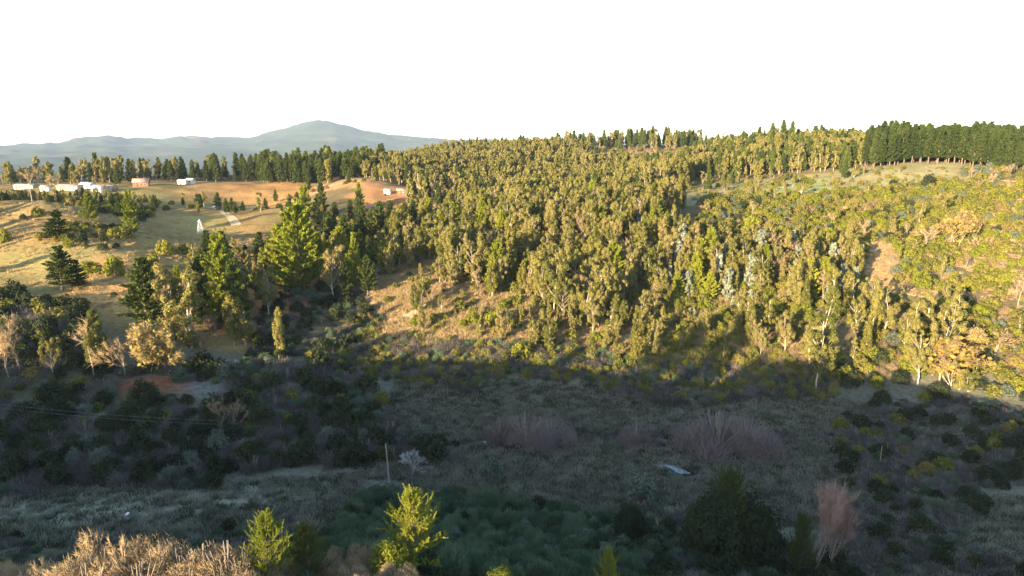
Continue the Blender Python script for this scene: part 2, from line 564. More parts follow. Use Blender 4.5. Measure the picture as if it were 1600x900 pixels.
# ------------------------------------------------------------------ far mountains
def build_mountains():
    prof = [(-900, 236), (-300, 232), (0, 229), (60, 224), (110, 222), (150, 215), (180, 211), (215, 216), (250, 217), (300, 214), (370, 215), (400, 214),
            (430, 207), (460, 197), (480, 191), (505, 188), (530, 190), (555, 199), (590, 205), (620, 212), (690, 217), (760, 219), (900, 222), (1500, 226), (2400, 232)]
    ppx = np.array([p[0] for p in prof]); ppy = np.array([p[1] for p in prof])
    T = np.linspace(-1400, 3000, 640)                       # columns
    RR = np.concatenate([np.linspace(5000, 10000, 90), np.linspace(10200, 15000, 24)])
    t, r = np.meshgrid(T, RR, indexing='ij')
    ang = np.arctan((t - 800) / FPX)
    x = r * np.sin(ang); y = r * np.cos(ang)
    top = np.interp(t, ppx, ppy)
    v = (450 - top) / FPX
    # height reached at 10 km
    hz = CAM_Z + (v * cp - sp_) / (cp + v * sp_) * 10000 * np.cos(ang)
    k = np.clip((r - 5000) / 5000, 0, 1); k2 = np.clip((r - 10000) / 5000, 0, 1)
    shape = np.where(r < 10000, k ** 1.5, 1 - .6 * k2)
    z = -70 + (hz + 70) * shape
    z = z + (fbm(x / 900, y / 900, 1, 4) - .5) * 300 * np.clip(k, 0, 1) * (1 - np.clip((r - 8000) / 2000, 0, 1)) + (fbm(x / 160, y / 160, 3, 3) - .5) * 75 * k
    z = z + (fbm(x / 30, y / 30, 2, 2) - .5) * 16 * k
    b = Buf(); nx, ny = t.shape
    i, j = np.meshgrid(np.arange(nx - 1), np.arange(ny - 1), indexing='ij')
    a = (i * ny + j).ravel()
    b.add(np.stack([x, y, z], -1).reshape(-1, 3), np.stack([a, a + ny, a + ny + 1, a + 1], 1))
    m, nt, out = new_mat('far_forest')
    tc = nt.nodes.new('ShaderNodeTexCoord'); n1 = nt.nodes.new('ShaderNodeTexNoise'); n1.inputs['Scale'].default_value = .0016
    n1.inputs['Detail'].default_value = 5
    nt.links.new(tc.outputs['Object'], n1.inputs['Vector'])
    rp = nt.nodes.new('ShaderNodeValToRGB'); e = rp.color_ramp.elements
    e[0].position = .3; e[0].color = (.03, .05, .025, 1); e[1].position = .60; e[1].color = (.05, .07, .03, 1)
    q = e.new(.66); q.color = (.10, .085, .055, 1)
    nt.links.new(n1.outputs['Fac'], rp.inputs[0])
    df = nt.nodes.new('ShaderNodeBsdfDiffuse'); nt.links.new(rp.outputs[0], df.inputs[0]); nt.links.new(df.outputs[0], out.inputs[0])
    tag(link('mountains', b.mesh('mountains', [m], True)), kind='structure')


build_mountains()


# ------------------------------------------------------------------ plant shapes
def clump(buf, c, r, n, size, g, up=.25, mat=0, asp=1.5):
    d = rdir(n, g)
    P = np.asarray(c) + d * np.asarray(r) * (.55 + .5 * g.random((n, 1)))
    N = unit(d + .55 * rdir(n, g) + np.array([0, 0, up]))
    leaves(buf, P, N, size * (.7 + .6 * g.random(n)), g, asp, mat)


def make_euc(seed, H, dens, size, wide=.13, low=.22, form=0):
    """form 0: column, 1: rounded top on a bare stem, 2: several ragged lobes"""
    g = np.random.default_rng(seed); T = Buf(); C = Buf()
    stems = (1, 1, 2)[form] + (1 if form == 2 and g.random() < .5 else 0)
    for st in range(stems):
        k = 7
        f = np.linspace(0, .96, k)
        hs = H * (1 if st == 0 else .62 + .25 * g.random())
        a0 = g.random() * 6.28; ln = (.02, .05, .13)[form] * (.4 + g.random())
        ox = np.cumsum(g.normal(0, .014, k)) * hs + ln * math.cos(a0) * f * hs; oy = np.cumsum(g.normal(0, .014, k)) * hs + ln * math.sin(a0) * f * hs
        ox -= ox[0]; oy -= oy[0]
        tr = np.stack([ox, oy, f * hs], 1); tr[0, 2] = -.4
        tube(T, tr, np.linspace(.016 * hs, .003 * hs, k), 5)
        n = int((30, 24, 17)[form] * dens ** .25)
        miss = g.random() * 6.28
        for i in range(n):
            q = g.random() if form else (i + .8 * g.random()) / n
            fr = low + (1 - low) * q
            if form == 1:
                env = .35 + .65 * math.sqrt(max(0, 1 - (2 * q - 1.15) ** 2 / 1.35))
            else:
                env = math.sin(math.pi * min(1, q ** .75 * .86 + .10)) ** .7
            a = 2.4 * i + g.normal(0, .7)
            if form == 2 and math.cos(a - miss) > .55 and g.random() < .75:
                continue
            rr = wide * hs * env * math.sqrt(.1 + .9 * g.random())
            base = np.array([np.interp(fr, f, ox), np.interp(fr, f, oy), fr * hs])
            c = base + np.array([math.cos(a) * rr, math.sin(a) * rr, g.normal(0, .02) * hs])
            cr = hs * (.038 + .04 * g.random()) * (1.15 - .25 * fr)
            clump(C, c, (cr, cr, cr * (1.0 + .5 * g.random())), int(60 * dens * (cr / (.06 * H)) ** 2) + 6, size, g, .3)
            if rr > .05 * hs:
                s = base - np.array([0, 0, rr * 1.3])
                tube(T, [s, (s + c) / 2 + np.array([0, 0, -.1 * rr]), c], [.0045 * hs, .0035 * hs, .0015 * hs], 3)
    return T, C


def make_pine(seed, H, dens, size, wide=.21, low=.12, dense_top=False):
    g = np.random.default_rng(seed); T = Buf(); C = Buf()
    k = 6
    f = np.linspace(0, 1, k)
    ox = np.cumsum(g.normal(0, .006, k)) * H; ox -= ox[0]
    tr = np.stack([ox, np.zeros(k), f * H], 1); tr[0, 2] = -.5
    tube(T, tr, np.linspace(.018 * H, .002 * H, k), 6)
    nw = int(17 + H * .15)
    for wv in range(nw):
        fr = low + (1 - low) * (wv + .3 * g.random()) / nw
        L0 = H * (wide * (1 - fr) ** .62 * min(1, .55 + (fr - low) * 3) + .022) * (.8 + .4 * g.random())
        nb = 5 + int(g.integers(0, 3))
        for j in range(nb):
            a = 2 * math.pi * j / nb + wv * 1.1 + g.normal(0, .25)
            L = L0 * (.65 + .5 * g.random())
            el = R(2 + 48 * fr + g.normal(0, 8))
            D = np.array([math.cos(a) * math.cos(el), math.sin(a) * math.cos(el), math.sin(el)])
            b0 = np.array([np.interp(fr, f, ox), 0, fr * H])
            tip = b0 + D * L + np.array([0, 0, .12 * L])
            if L > .06 * H:
                tube(T, [b0, b0 + D * L * .55, tip], [.004 * H, .003 * H, .001 * H], 3)
            n = max(4, int(26 * dens * (L / (.15 * H))))
            s = .18 + .85 * g.random(n) ** .8
            side = np.array([-math.sin(a), math.cos(a), 0])
            P = b0 + D * L * s[:, None] + side * (g.normal(0, .10, (n, 1)) * L * (1.15 - s[:, None])) + np.array([0, 0, 1]) * (.12 * L * s[:, None] ** 2 + g.normal(0, .03, (n, 1)) * L)
            DD = unit(D * .8 + np.array([0, 0, .7]) + .8 * rdir(n, g))
            blades(C, P, DD, size * (1.2 + .8 * g.random(n)), size * .85, g)
    return T, C


def make_near_pine(seed, H, wide=.3, nb=64, low=.1):
    g = np.random.default_rng(seed); T = Buf(); C = Buf()
    tube(T, [(0, 0, -.5), (.05, 0, H * .4), (-.05, .05, H * .75), (0, 0, H * .97)], [.02 * H, .014 * H, .007 * H, .002 * H], 7)
    for i in range(nb):
        fr = low + (1 - low) * ((i + g.random()) / nb)
        a = i * 2.4 + g.normal(0, .3)
        L = H * (wide * (1 - fr) ** .7 + .05) * (.6 + .6 * g.random())
        el = R(18 + 35 * fr + g.normal(0, 9))
        D = np.array([math.cos(a) * math.cos(el), math.sin(a) * math.cos(el), math.sin(el)])
        b0 = np.array([0, 0, fr * H * .97])
        mid = b0 + D * L * .55; tip = b0 + D * L + np.array([0, 0, .22 * L])
        tube(T, [b0, mid, tip], [.006 * H, .004 * H, .0015 * H], 4)
        ns = max(3, int(3 + L / H * 32))
        for q in range(ns):
            s = .25 + .75 * (q + g.random()) / ns
            pb = b0 * (1 - s) + (b0 + D * L + np.array([0, 0, .22 * L * s])) * s
            sd = unit(D * (.5 if s < .95 else .8) + np.array([0, 0, .85]) + .55 * g.normal(size=3))
            sl_ = H * (.05 + .06 * g.random())
            n = 46
            u = g.random(n)
            P = pb + sd * (sl_ * u[:, None])
            DD = unit(sd * 1.0 + .8 * rdir(n, g))
            blades(C, P, DD, H * (.014 + .010 * g.random(n)), H * .0042, g)
            blades(C, pb[None] + np.zeros((1, 3)), sd[None], sl_ * 1.15, H * .008, g)
    return T, C


def make_shrub(seed, H, wide, dens, size, up=.35, lumps=12):
    g = np.random.default_rng(seed); T = Buf(); C = Buf()
    for i in range(5):
        a = g.random() * 6.28
        tube(T, [(0, 0, -.2), (.25 * wide * math.cos(a), .25 * wide * math.sin(a), .4 * H), (.5 * wide * math.cos(a), .5 * wide * math.sin(a), .75 * H)],
             [.03 * H, .02 * H, .008 * H], 3)
    for i in range(lumps):
        a = i * 2.4 + g.normal(0, .3); q = math.sqrt((i + .5) / lumps)
        rr = wide * .72 * q
        z = H * (.78 - .48 * q * q + g.normal(0, .05))
        cr = np.array([wide * .36, wide * .36, H * .27]) * (.75 + .5 * g.random())
        clump(C, (rr * math.cos(a), rr * math.sin(a), z), cr, int(55 * dens), size, g, up)
    n = int(110 * dens)                                     # skirt down to the soil
    a = g.random(n) * 6.28; rr = wide * (.6 + .4 * g.random(n))
    P = np.stack([rr * np.cos(a), rr * np.sin(a), H * .35 * g.random(n)], 1)
    leaves(C, P, unit(np.stack([np.cos(a), np.sin(a), .4 + 0 * a], 1) + .5 * rdir(n, g)), size, g)
    return T, C


def make_broom(seed, H, wide, n, wd):
    """dense shrub of upright green rods"""
    g = np.random.default_rng(seed); T = Buf(); C = Buf()
    tube(T, [(0, 0, -.2), (.02, 0, .3 * H)], [.04 * H, .03 * H], 4)
    lob = 7
    ca = g.random(lob) * 6.28; cr = wide * .6 * np.sqrt(g.random(lob)); ch = .75 + .3 * g.random(lob)
    k = g.integers(0, lob, n)
    d = rdir(n, g); d[:, 2] = np.abs(d[:, 2])
    c = np.stack([cr[k] * np.cos(ca[k]), cr[k] * np.sin(ca[k]), 0 * cr[k]], 1)
    P = c + d * np.stack([wide * .5 + 0 * ch[k], wide * .5 + 0 * ch[k], H * .75 * ch[k]], 1) * (.6 + .4 * g.random((n, 1)))
    D = unit(d * .7 + np.array([0, 0, .9]) + .35 * rdir(n, g))
    blades(C, P, D, H * (.16 + .16 * g.random(n)), wd, g)
    return T, C


def make_bare_tree(seed, H, spread, twig, levels=4, stems=1, leafn=0, leafsize=.3, up=.55):
    g = np.random.default_rng(seed); T = Buf(); C = Buf()
    ends = []

    def grow(p, d, L, r, lv):
        mid = p + d * L * .5 + g.normal(0, .04 * L, 3)
        q = p + d * L + g.normal(0, .05 * L, 3)
        tube(T, [p, mid, q], [r, r * .8, r * .55], 5 if lv > 2 else 3)
        if lv <= 1:
            ends.append((mid, q, d, L)); return
        ends.append((mid, q, d, L * .7))
        for _ in range(3 if lv > 2 else 4):
            nd = d + spread * g.normal(size=3) + np.array([0, 0, up * .35])
            nd /= np.linalg.norm(nd)
            s = .45 + .55 * g.random()
            grow(p + (q - p) * s, nd, L * (.62 + .2 * g.random()), r * .5, lv - 1)
    for s in range(stems):
        d = np.array([g.normal(0, .22 if stems > 1 else .06), g.normal(0, .22 if stems > 1 else .06), 1.]); d /= np.linalg.norm(d)
        p0 = np.array([g.normal(0, .05 * H), g.normal(0, .05 * H), -.2]) if stems > 1 else np.array([0, 0, -.3])
        grow(p0, d, H * .42, .014 * H / math.sqrt(stems), levels)
    for mid, q, d, L in ends:
        n = 14
        s = g.random((n, 1))
        P0 = mid + (q - mid) * s
        D = unit(d + .75 * g.normal(size=(n, 3)) + np.array([0, 0, up * .6]))
        sticks(C, P0, P0 + D * L * (.35 + .6 * g.random((n, 1))), twig, g)
        if leafn:
            P = mid + (q - mid) * g.random((leafn, 1)) + g.normal(0, .28 * L, (leafn, 3))
            leaves(C, P, rdir(leafn, g), leafsize * (.7 + .6 * g.random(leafn)), g, 1.2, 1)
    return T, C


def make_thicket(seed, H, wide, n, twig, up=.9, stems=9, tl=1.0):
    """leafless shrub, a fan of twigs rising from the soil"""
    g = np.random.default_rng(seed); T = Buf(); C = Buf()
    for i in range(stems):
        a = g.random() * 6.28; q = g.random()
        e = np.array([wide * .75 * q * math.cos(a), wide * .75 * q * math.sin(a), H * (.85 - .3 * q)])
        tube(T, [np.array([e[0] * .2, e[1] * .2, -.2]), e * .5, e], [.018 * H, .012 * H, .005 * H], 3)
    lob = 9
    ca = g.random(lob) * 6.28; cr = wide * .75 * np.sqrt(g.random(lob)); ch = .4 + .62 * g.random(lob) * (1.25 - .6 * cr / wide)
    k = g.integers(0, lob, n)
    d = rdir(n, g); d[:, 2] = np.abs(d[:, 2])
    c = np.stack([cr[k] * np.cos(ca[k]), cr[k] * np.sin(ca[k]), 0 * cr[k]], 1)
    lr = wide * .45 * (.7 + .6 * g.random(lob))
    P = c + d * np.stack([lr[k], lr[k], H * .86 * ch[k]], 1) * (.35 + .62 * g.random((n, 1)) ** .5)
    D = unit(d * .7 + np.array([0, 0, up]) + .85 * rdir(n, g))
    L = H * (.09 + .15 * g.random((n, 1))) * tl
    sticks(C, P, P + D * L, twig * (.6 + .7 * g.random(n)), g)
    return T, C


def make_tuft(seed, H, wide, n, wd, lean=.55):
    g = np.random.default_rng(seed); C = Buf()
    a = g.random(n) * 6.28; q = np.sqrt(g.random(n)) * wide
    P = np.stack([q * np.cos(a), q * np.sin(a), 0 * q - .05], 1)
    D = unit(np.array([0, 0, 1.]) + lean * rdir(n, g))
    blades(C, P, D, H * (.6 + .6 * g.random(n)), wd, g, 0, .3)
    return None, C


PR = {}


def reg(kind, T, C, h, tm, cm):
    d = PR.setdefault(kind, [])
    cms = cm if isinstance(cm, list) else [cm]
    e = dict(h=h)
    if T is not None:
        e['trunk'] = T.mesh(kind + '_trunk', [tm], True)
        e['crown'] = C.mesh(kind + '_crown', cms)
        e['all'] = T.merged(C, 1).mesh(kind, [tm] + cms)
    else:
        e['all'] = C.mesh(kind, cms)
    d.append(e)


for i in range(12):
    reg('euc_mid', *make_euc(100 + i, 16, 2.5, .32, (.12, .20, .19, .16, .25, .15)[i % 6], (.05, .30, .10, .2, .38, .14)[i % 6], (0, 1, 2, 0, 1, 2)[i % 6]), 16, M['bark_pale'], M['euc'])
for i in range(7):
    reg('euc_far', *make_euc(120 + i, 16, .75, .62, .13 + .03 * (i % 3), .12 + .1 * (i % 3), (0, 1, 0, 2)[i % 4]), 16, M['bark_pale'], M['euc'])
for i in range(4):
    reg('euc_young', *make_euc(140 + i, 7, .8, .28, .16, .08), 7, M['bark_pale'], M['euc_young'])
for i in range(5):
    reg('pine_mid', *make_pine(200 + i, 18, 2.0, .5, .23 + .035 * (i % 3), .08 + .05 * (i % 2)), 18, M['bark'], M['pine'])
for i in range(4):
    reg('pine_far', *make_pine(220 + i, 20, .95, .8, .17 + .02 * (i % 3), .11), 20, M['bark'], M['pine'])
for i in range(4):
    reg('pine_dark', *make_pine(230 + i, 20, .95, .8, .16 + .02 * (i % 3), .15), 20, M['bark'], M['pine_dark'])
for i in range(3):
    reg('pine_bright', *make_pine(240 + i, 16, 2.3, .42, .27 + .03 * i, .06), 16, M['bark'], M['pine_bright'])
for i in range(3):
    reg('near_pine', *make_near_pine(260 + i, 10, .40 + .03 * i, 84), 10, M['bark'], M['pine_bright'])
for i in range(2):
    reg('near_lime', *make_shrub(280 + i, 3, 1.9, 5, .11, .4, 16), 3, M['bark'], M['lime'])
for i in range(2):
    reg('big_dark', *make_shrub(275 + i, 8, 4.6, 7, .3, .3, 24), 8, M['bark'], M['dark'])
reg('near_pine_dark', *make_near_pine(270, 9, .55, 150, .03), 9, M['bark'], M['pine'])
for i in range(5):
    reg('shrub', *make_shrub(300 + i, 2.6, 1.9, 1.0, .30), 2.6, M['bark'], M['scrub'])
for i in range(4):
    reg('lime', *make_shrub(320 + i, 2.6, 1.9, 1.0, .28), 2.6, M['bark'], M['lime'])
for i in range(4):
    reg('dark', *make_shrub(340 + i, 2.8, 2.0, 1.1, .26), 2.8, M['bark'], M['dark'])
for i in range(4):
    reg('sage', *make_shrub(360 + i, 3.0, 1.9, 1.2, .22), 3.0, M['bark'], M['sage'])
for i in range(5):
    reg('broom', *make_broom(380 + i, 2.0, 1.3, 1500, .065), 2.0, M['bark'], M['broom'])
for i in range(4):
    reg('reed', *make_broom(390 + i, 2.2, 1.5, 420, .13), 2.2, M['bark'], M['reed'])
for i in range(4):
    reg('thicket', *make_thicket(400 + i, 2.4, 2.2, 1600, .055), 2.4, M['bark_bare'], M['twig_grey'])
for i in range(4):
    reg('thicket_tan', *make_thicket(420 + i, 2.6, 2.0, 8500, .028, .3, 14, .55), 2.6, M['bark_bare'], M['twig'])
for i in range(3):
    reg('thicket_red', *make_thicket(440 + i, 5.0, 3.4, 2300, .05, 1.2, 26), 5.0, M['bark_bare'], M['twig_mauve'])
for i in range(3):
    reg('bare', *make_bare_tree(460 + i, 9, .42, .07, 4), 9, M['bark_bare'], M['twig'])
for i in range(3):
    reg('bare_slim', *make_bare_tree(470 + i, 9, .25, .05, 4, 4, up=1.1), 9, M['bark_pale'], M['twig_red'])
for i in range(2):
    reg('gold', *make_bare_tree(480 + i, 8, .42, .05, 4, 3, 5, .42), 8, M['bark_pale'], [M['twig'], M['gold']])
reg('dead', *make_bare_tree(490, 6, .5, .05, 4, 2), 6, M['twig_pale'], M['twig_pale'])
for i in range(6):
    reg('tuft', *make_tuft(500 + i, .6, .6 + .1 * (i % 3), 46, .075, .7), .6, None, M['sedge' if i % 3 == 2 else 'grass'])
for i in range(3):
    reg('straw', *make_tuft(510 + i, .9, .9, 44, .09, .7), .9, None, M['straw'])

# ------------------------------------------------------------------ planting
NAMES = {'euc_mid': ('eucalyptus_tree', 'tree'), 'euc_far': ('eucalyptus_tree', 'tree'), 'euc_young': ('young_eucalyptus', 'tree'),
         'pine_mid': ('pine_tree', 'tree'), 'pine_far': ('pine_tree', 'tree'), 'pine_bright': ('pine_tree', 'tree'), 'pine_dark': ('pine_tree', 'tree'),
         'near_pine': ('young_pine', 'tree'), 'near_pine_dark': ('young_pine', 'tree'),
         'big_dark': ('evergreen_tree', 'tree'), 'near_lime': ('yellow_green_bush', 'bush'), 'shrub': ('scrub_bush', 'bush'), 'lime': ('yellow_green_bush', 'bush'), 'dark': ('evergreen_bush', 'bush'), 'sage': ('sage_bush', 'bush'),
         'broom': ('broom_bush', 'bush'), 'reed': ('cane_clump', 'cane'), 'thicket': ('bare_thicket', 'bare bush'), 'thicket_tan': ('tan_thicket', 'bare bush'),
         'thicket_red': ('willow_thicket', 'bare bush'), 'bare': ('bare_tree', 'bare tree'), 'bare_slim': ('slim_bare_tree', 'bare tree'), 'gold': ('autumn_tree', 'tree'),
         'dead': ('dead_tree', 'bare tree'), 'tuft': ('grass', 'grass'), 'straw': ('dry_grass', 'grass')}
ITEMS = []        # every plant: dict(p, v, x, y, z, h, rot, label, group, fixed)


def plant(p, x, y, h, label, group=None, fixed=False, rot=None, v=None, sx=1.0):
    ITEMS.append(dict(p=p, v=int(rng.integers(0, len(PR[p]))) if v is None else v, x=float(x), y=float(y), z=float(hgt(x, y)) - .05, h=float(h),
                      rot=float(rng.random() * 6.28) if rot is None else rot, label=label, group=group, fixed=fixed, sx=sx))


def plant_px(p, px, py, hpx, label, group=None, sx=1.0, v=None, rot=None):
    """one particular plant: its foot at a pixel, its height in pixels of the photograph"""
    g = at(px, py)
    d = g[1] * cp - (g[2] - CAM_Z) * sp_
    plant(p, g[0], g[1], hpx * d / FPX * 1.02, label, group, True, rot, v, sx)


def plant_tip(p, px, tip, Y, label, group=None, sx=1.0, v=None, rot=None):
    """one particular plant at a known distance, its top at a pixel of the photograph"""
    x, y, z = pix(px, tip, Y)
    plant(p, x, y, z - float(hgt(x, y)), label, group, True, rot, v, sx)


CLEARED = [[(1345, 222), (1392, 218), (1400, 240), (1384, 262), (1350, 262)], [(-120, 95), (120, 97), (330, 108), (480, 113), (440, 120), (250, 114), (-120, 104)],
           [(175, 145), (300, 145), (350, 143), (350, 153), (175, 152)], [(1500, 93), (1720, 93), (1720, 111), (1560, 111)], [(110, 186), (235, 190), (265, 224), (150, 222)]]


def scatter(poly, spacing, mix, h, label, group, patch=None, keep=1.0, jitter=1.0):
    """plants over an outline given as column / distance pairs, no two closer than SPACING"""
    pp = np.array(poly, float)
    Y0, Y1 = pp[:, 1].min(), pp[:, 1].max()
    xs = np.concatenate([(pp[:, 0] - 800) / FPX * Y0, (pp[:, 0] - 800) / FPX * Y1]) * 1.06
    x0, x1 = xs.min() - 5, xs.max() + 5
    gx = np.arange(x0, x1, spacing); gy = np.arange(Y0 - 2, Y1 + 2, spacing * .9)
    X, Yy = np.meshgrid(gx, gy, indexing='ij')
    X = X + (np.arange(len(gy)) % 2)[None] * spacing * .5
    X = (X + rng.uniform(-.42, .42, X.shape) * spacing * jitter).ravel(); Yy = (Yy + rng.uniform(-.42, .42, Yy.shape) * spacing * jitter).ravel()
    Z = hgt(X, Yy)
    px, py, d = project(X, Yy, Z)
    wob = (fbm(X / 15, Yy / 15, 3, 2) - .5)
    k = in_poly(px + wob * 40, Yy + wob * 14, poly) & (rng.random(len(X)) < keep)
    for ex in CLEARED:
        k &= ~in_poly(px + wob * 14, Yy, ex)
    if patch is not None:
        sc, th = patch
        k &= fbm(X / sc, Yy / sc, 2, 2) > th
    X, Yy = X[k], Yy[k]
    hv = .72 + .56 * fbm(X / 16, Yy / 16, 4, 2)
    ps = [m[0] for m in mix]; ws = np.array([m[1] for m in mix], float); ws /= ws.sum()
    ch = rng.choice(len(ps), len(X), p=ws)
    for i in range(len(X)):
        m = mix[ch[i]]
        hs = m[2] if len(m) > 2 else h
        lb = label[m[0]] if isinstance(label, dict) else label
        hh = rng.uniform(*hs)
        if m[0][:3] in ('euc', 'pin'):
            hh *= hv[i]
        plant(m[0], X[i], Yy[i], hh, lb, NAMES[m[0]][0].replace('_', ' ').replace('eucalyptus tree', 'eucalyptus') + ' plants, ' + group)


# --- particular plants -------------------------------------------------
plant_tip('near_pine', 643, 772, 54, 'bright yellow-green young pine alone in sunlight above the dark broom slope', v=0, sx=1.15)
plant_tip('near_pine', 413, 808, 46, 'bright green young pine at the edge of the sunlit tan thickets', v=1, sx=.9)
plant_tip('near_pine_dark', 1142, 745, 86, 'dark pine with only its tip lit rising from the rounded evergreen mass', sx=.6)
plant_tip('big_dark', 1172, 776, 86, 'rounded dark evergreen tree beside the lit pine tip in the shaded valley', v=0, sx=.85)
plant_tip('big_dark', 1118, 772, 84, 'rounded dark evergreen tree under the lit pine tip', v=1, sx=.8)
plant_tip('big_dark', 985, 790, 90, 'lower dark evergreen tree behind the grey-green bush', v=1, sx=.7)
plant_tip('near_pine_dark', 476, 826, 49, 'half-shaded young pine right behind the bright green pine', sx=.8)
plant_tip('near_pine', 952, 862, 57, 'small lit pine tip poking out of dark shrubs at the lower edge', sx=.55, v=2)
plant_tip('near_pine_dark', 1256, 812, 82, 'small dark pine in front of the reddish bare trees', sx=.5)
plant_tip('near_lime', 610, 848, 51, 'orange-tinted small bush lit at the foot of the lone young pine')
plant_tip('near_lime', 782, 888, 50, 'lit bush just entering the picture at the lower edge')
for a, b, c, s, lb in [(104, 848, 47, .85, 'tan leafless thicket at the outer end of the sunlit foreground row'), (150, 838, 46, .8, 'tan thicket around the forked bare tree in the sunlit foreground'),
                       (190, 832, 46.5, .75, 'reddish-tan thicket around the slender bare tree in the foreground'), (232, 826, 46, .8, 'highest rounded tan thicket in the middle of the foreground row'),
                       (275, 838, 45.5, .8, 'tan thicket right of the highest rounded one'), (312, 832, 46, .75, 'upright tan thicket between rounded thicket and bright pine'),
                       (350, 826, 45, .8, 'feathery tan thicket touching the bright green pine'), (378, 846, 44.5, .7, 'small tan thicket at the foot of the bright green pine'),
                       (128, 868, 44, 1.1, 'low tan thicket in front of the outer foreground thickets'), (210, 866, 43.5, 1.1, 'low tan thicket in front of the highest rounded one'),
                       (290, 868, 43.5, 1.1, 'low tan thicket in front of the upright one'), (340, 872, 43, 1.0, 'low tan thicket at the lower edge before the feathery one')]:
    plant_tip('thicket_tan', a, b, c, lb, None, s)
plant_px('bare', 150, 935, 130, 'bare pale tree with forked branches rising above the foreground thickets', sx=.6, v=0)
plant_px('bare', 196, 935, 138, 'slender bare tree with two upright forks in the foreground thickets', sx=.45, v=1)
plant_px('bare', 66, 930, 66, 'small bare sapling beside the foreground thickets near the lower corner', sx=.5, v=2)
plant_px('near_lime', 118, 935, 66, 'yellow-green bush among the sunlit tan thickets', sx=.6)
plant_tip('bare_slim', 1278, 760, 88, 'clump of slim reddish bare trees standing alone in the shaded valley', v=0, sx=.85)
plant_tip('bare_slim', 1306, 782, 89, 'slim reddish bare tree leaning out of the alone-standing clump', v=1, sx=.85)
plant_px('dead', 642, 742, 40, 'whitish dead tree with fine branches beside the wooden pole', sx=1.1)
plant_px('thicket_red', 1120, 702, 72, 'large purplish willow thicket in the middle of the valley floor', sx=1.25, v=0)
plant_px('thicket_red', 1165, 704, 70, 'second trunk group of the large willow thicket, on its far end', sx=1.15, v=1)
plant_px('thicket_red', 1085, 700, 55, 'low end of the large willow thicket with lit tips', sx=1.0, v=2)
plant_px('thicket_red', 820, 694, 60, 'purplish willow thicket behind the white puddle', sx=1.2, v=1)
plant_px('thicket_red', 862, 694, 52, 'grey-purple willow thicket next to the one behind the puddle', sx=1.1, v=2)
plant_px('thicket_red', 780, 692, 46, 'lowest willow thicket near the puddle, on its far side', sx=1.1, v=0)
plant_px('thicket_red', 993, 693, 46, 'single reddish willow thicket between the two larger willow groups', sx=.85, v=0)
plant_px('bare', 350, 676, 58, 'domed bare tree glowing pinkish above the shaded valley thickets', sx=1.25, v=2)
plant_px('bare', 368, 676, 50, 'second domed bare crown joined to the glowing pinkish one', sx=1.0, v=0)
plant_px('bare', 14, 590, 105, 'tall tan bare tree beside the deep shadow at the picture edge', v=2, sx=.9)
plant_px('bare', 31, 588, 88, 'thinner tan bare tree next to the tall one at the edge', v=1, sx=.7)
plant_px('euc_mid', 84, 592, 62, 'small lone eucalyptus in the dark hollow below the field', sx=.9)
plant_px('bare', 148, 592, 108, 'bare tree mixed with green shoots in front of the orange slope', v=0, sx=.8)
plant_px('euc_mid', 160, 585, 98, 'thin-crowned eucalyptus behind the bare tree by the orange slope', sx=1.0)
plant_px('bare', 196, 590, 78, 'pale bare tree between the thin eucalyptus and the golden tree', v=1, sx=.9)
plant_px('gold', 240, 585, 82, 'golden autumn tree with pale trunk at the foot of the field hill', v=0, sx=1.1)
plant_px('gold', 268, 582, 60, 'second, smaller golden tree touching the golden autumn tree', v=1, sx=1.0)
plant_px('gold', 1490, 392, 62, 'golden-orange tree beside a grey bare tree on the scrub hill', v=0, sx=1.1)
plant_px('gold', 1488, 606, 92, 'large orange-gold tree at the foot of the scrub hill', v=1, sx=1.2)
plant_px('gold', 1520, 560, 50, 'orange-tinged tree just above the large orange-gold one', v=0, sx=1.0)
plant_px('bare', 1445, 386, 44, 'grey-pink bare tree beside the golden one on the scrub hill', v=1, sx=1.2)
plant_px('bare', 1520, 388, 46, 'white-stemmed bare tree on the other side of the golden one', v=2, sx=.6)
plant_px('bare', 1590, 480, 60, 'pale bare tree at the far edge of the scrub hill', v=0, sx=1.2)
plant_px('bare', 1555, 560, 58, 'pinkish bare tree above the shadow edge on the scrub hill', v=1, sx=1.1)
plant_px('bare', 48, 294, 32, 'big rounded bare tree between the sheds of the farm', v=2, sx=1.4)
plant_px('bare', 92, 296, 28, 'brown bare tree in front of the long shed', v=0, sx=1.3)
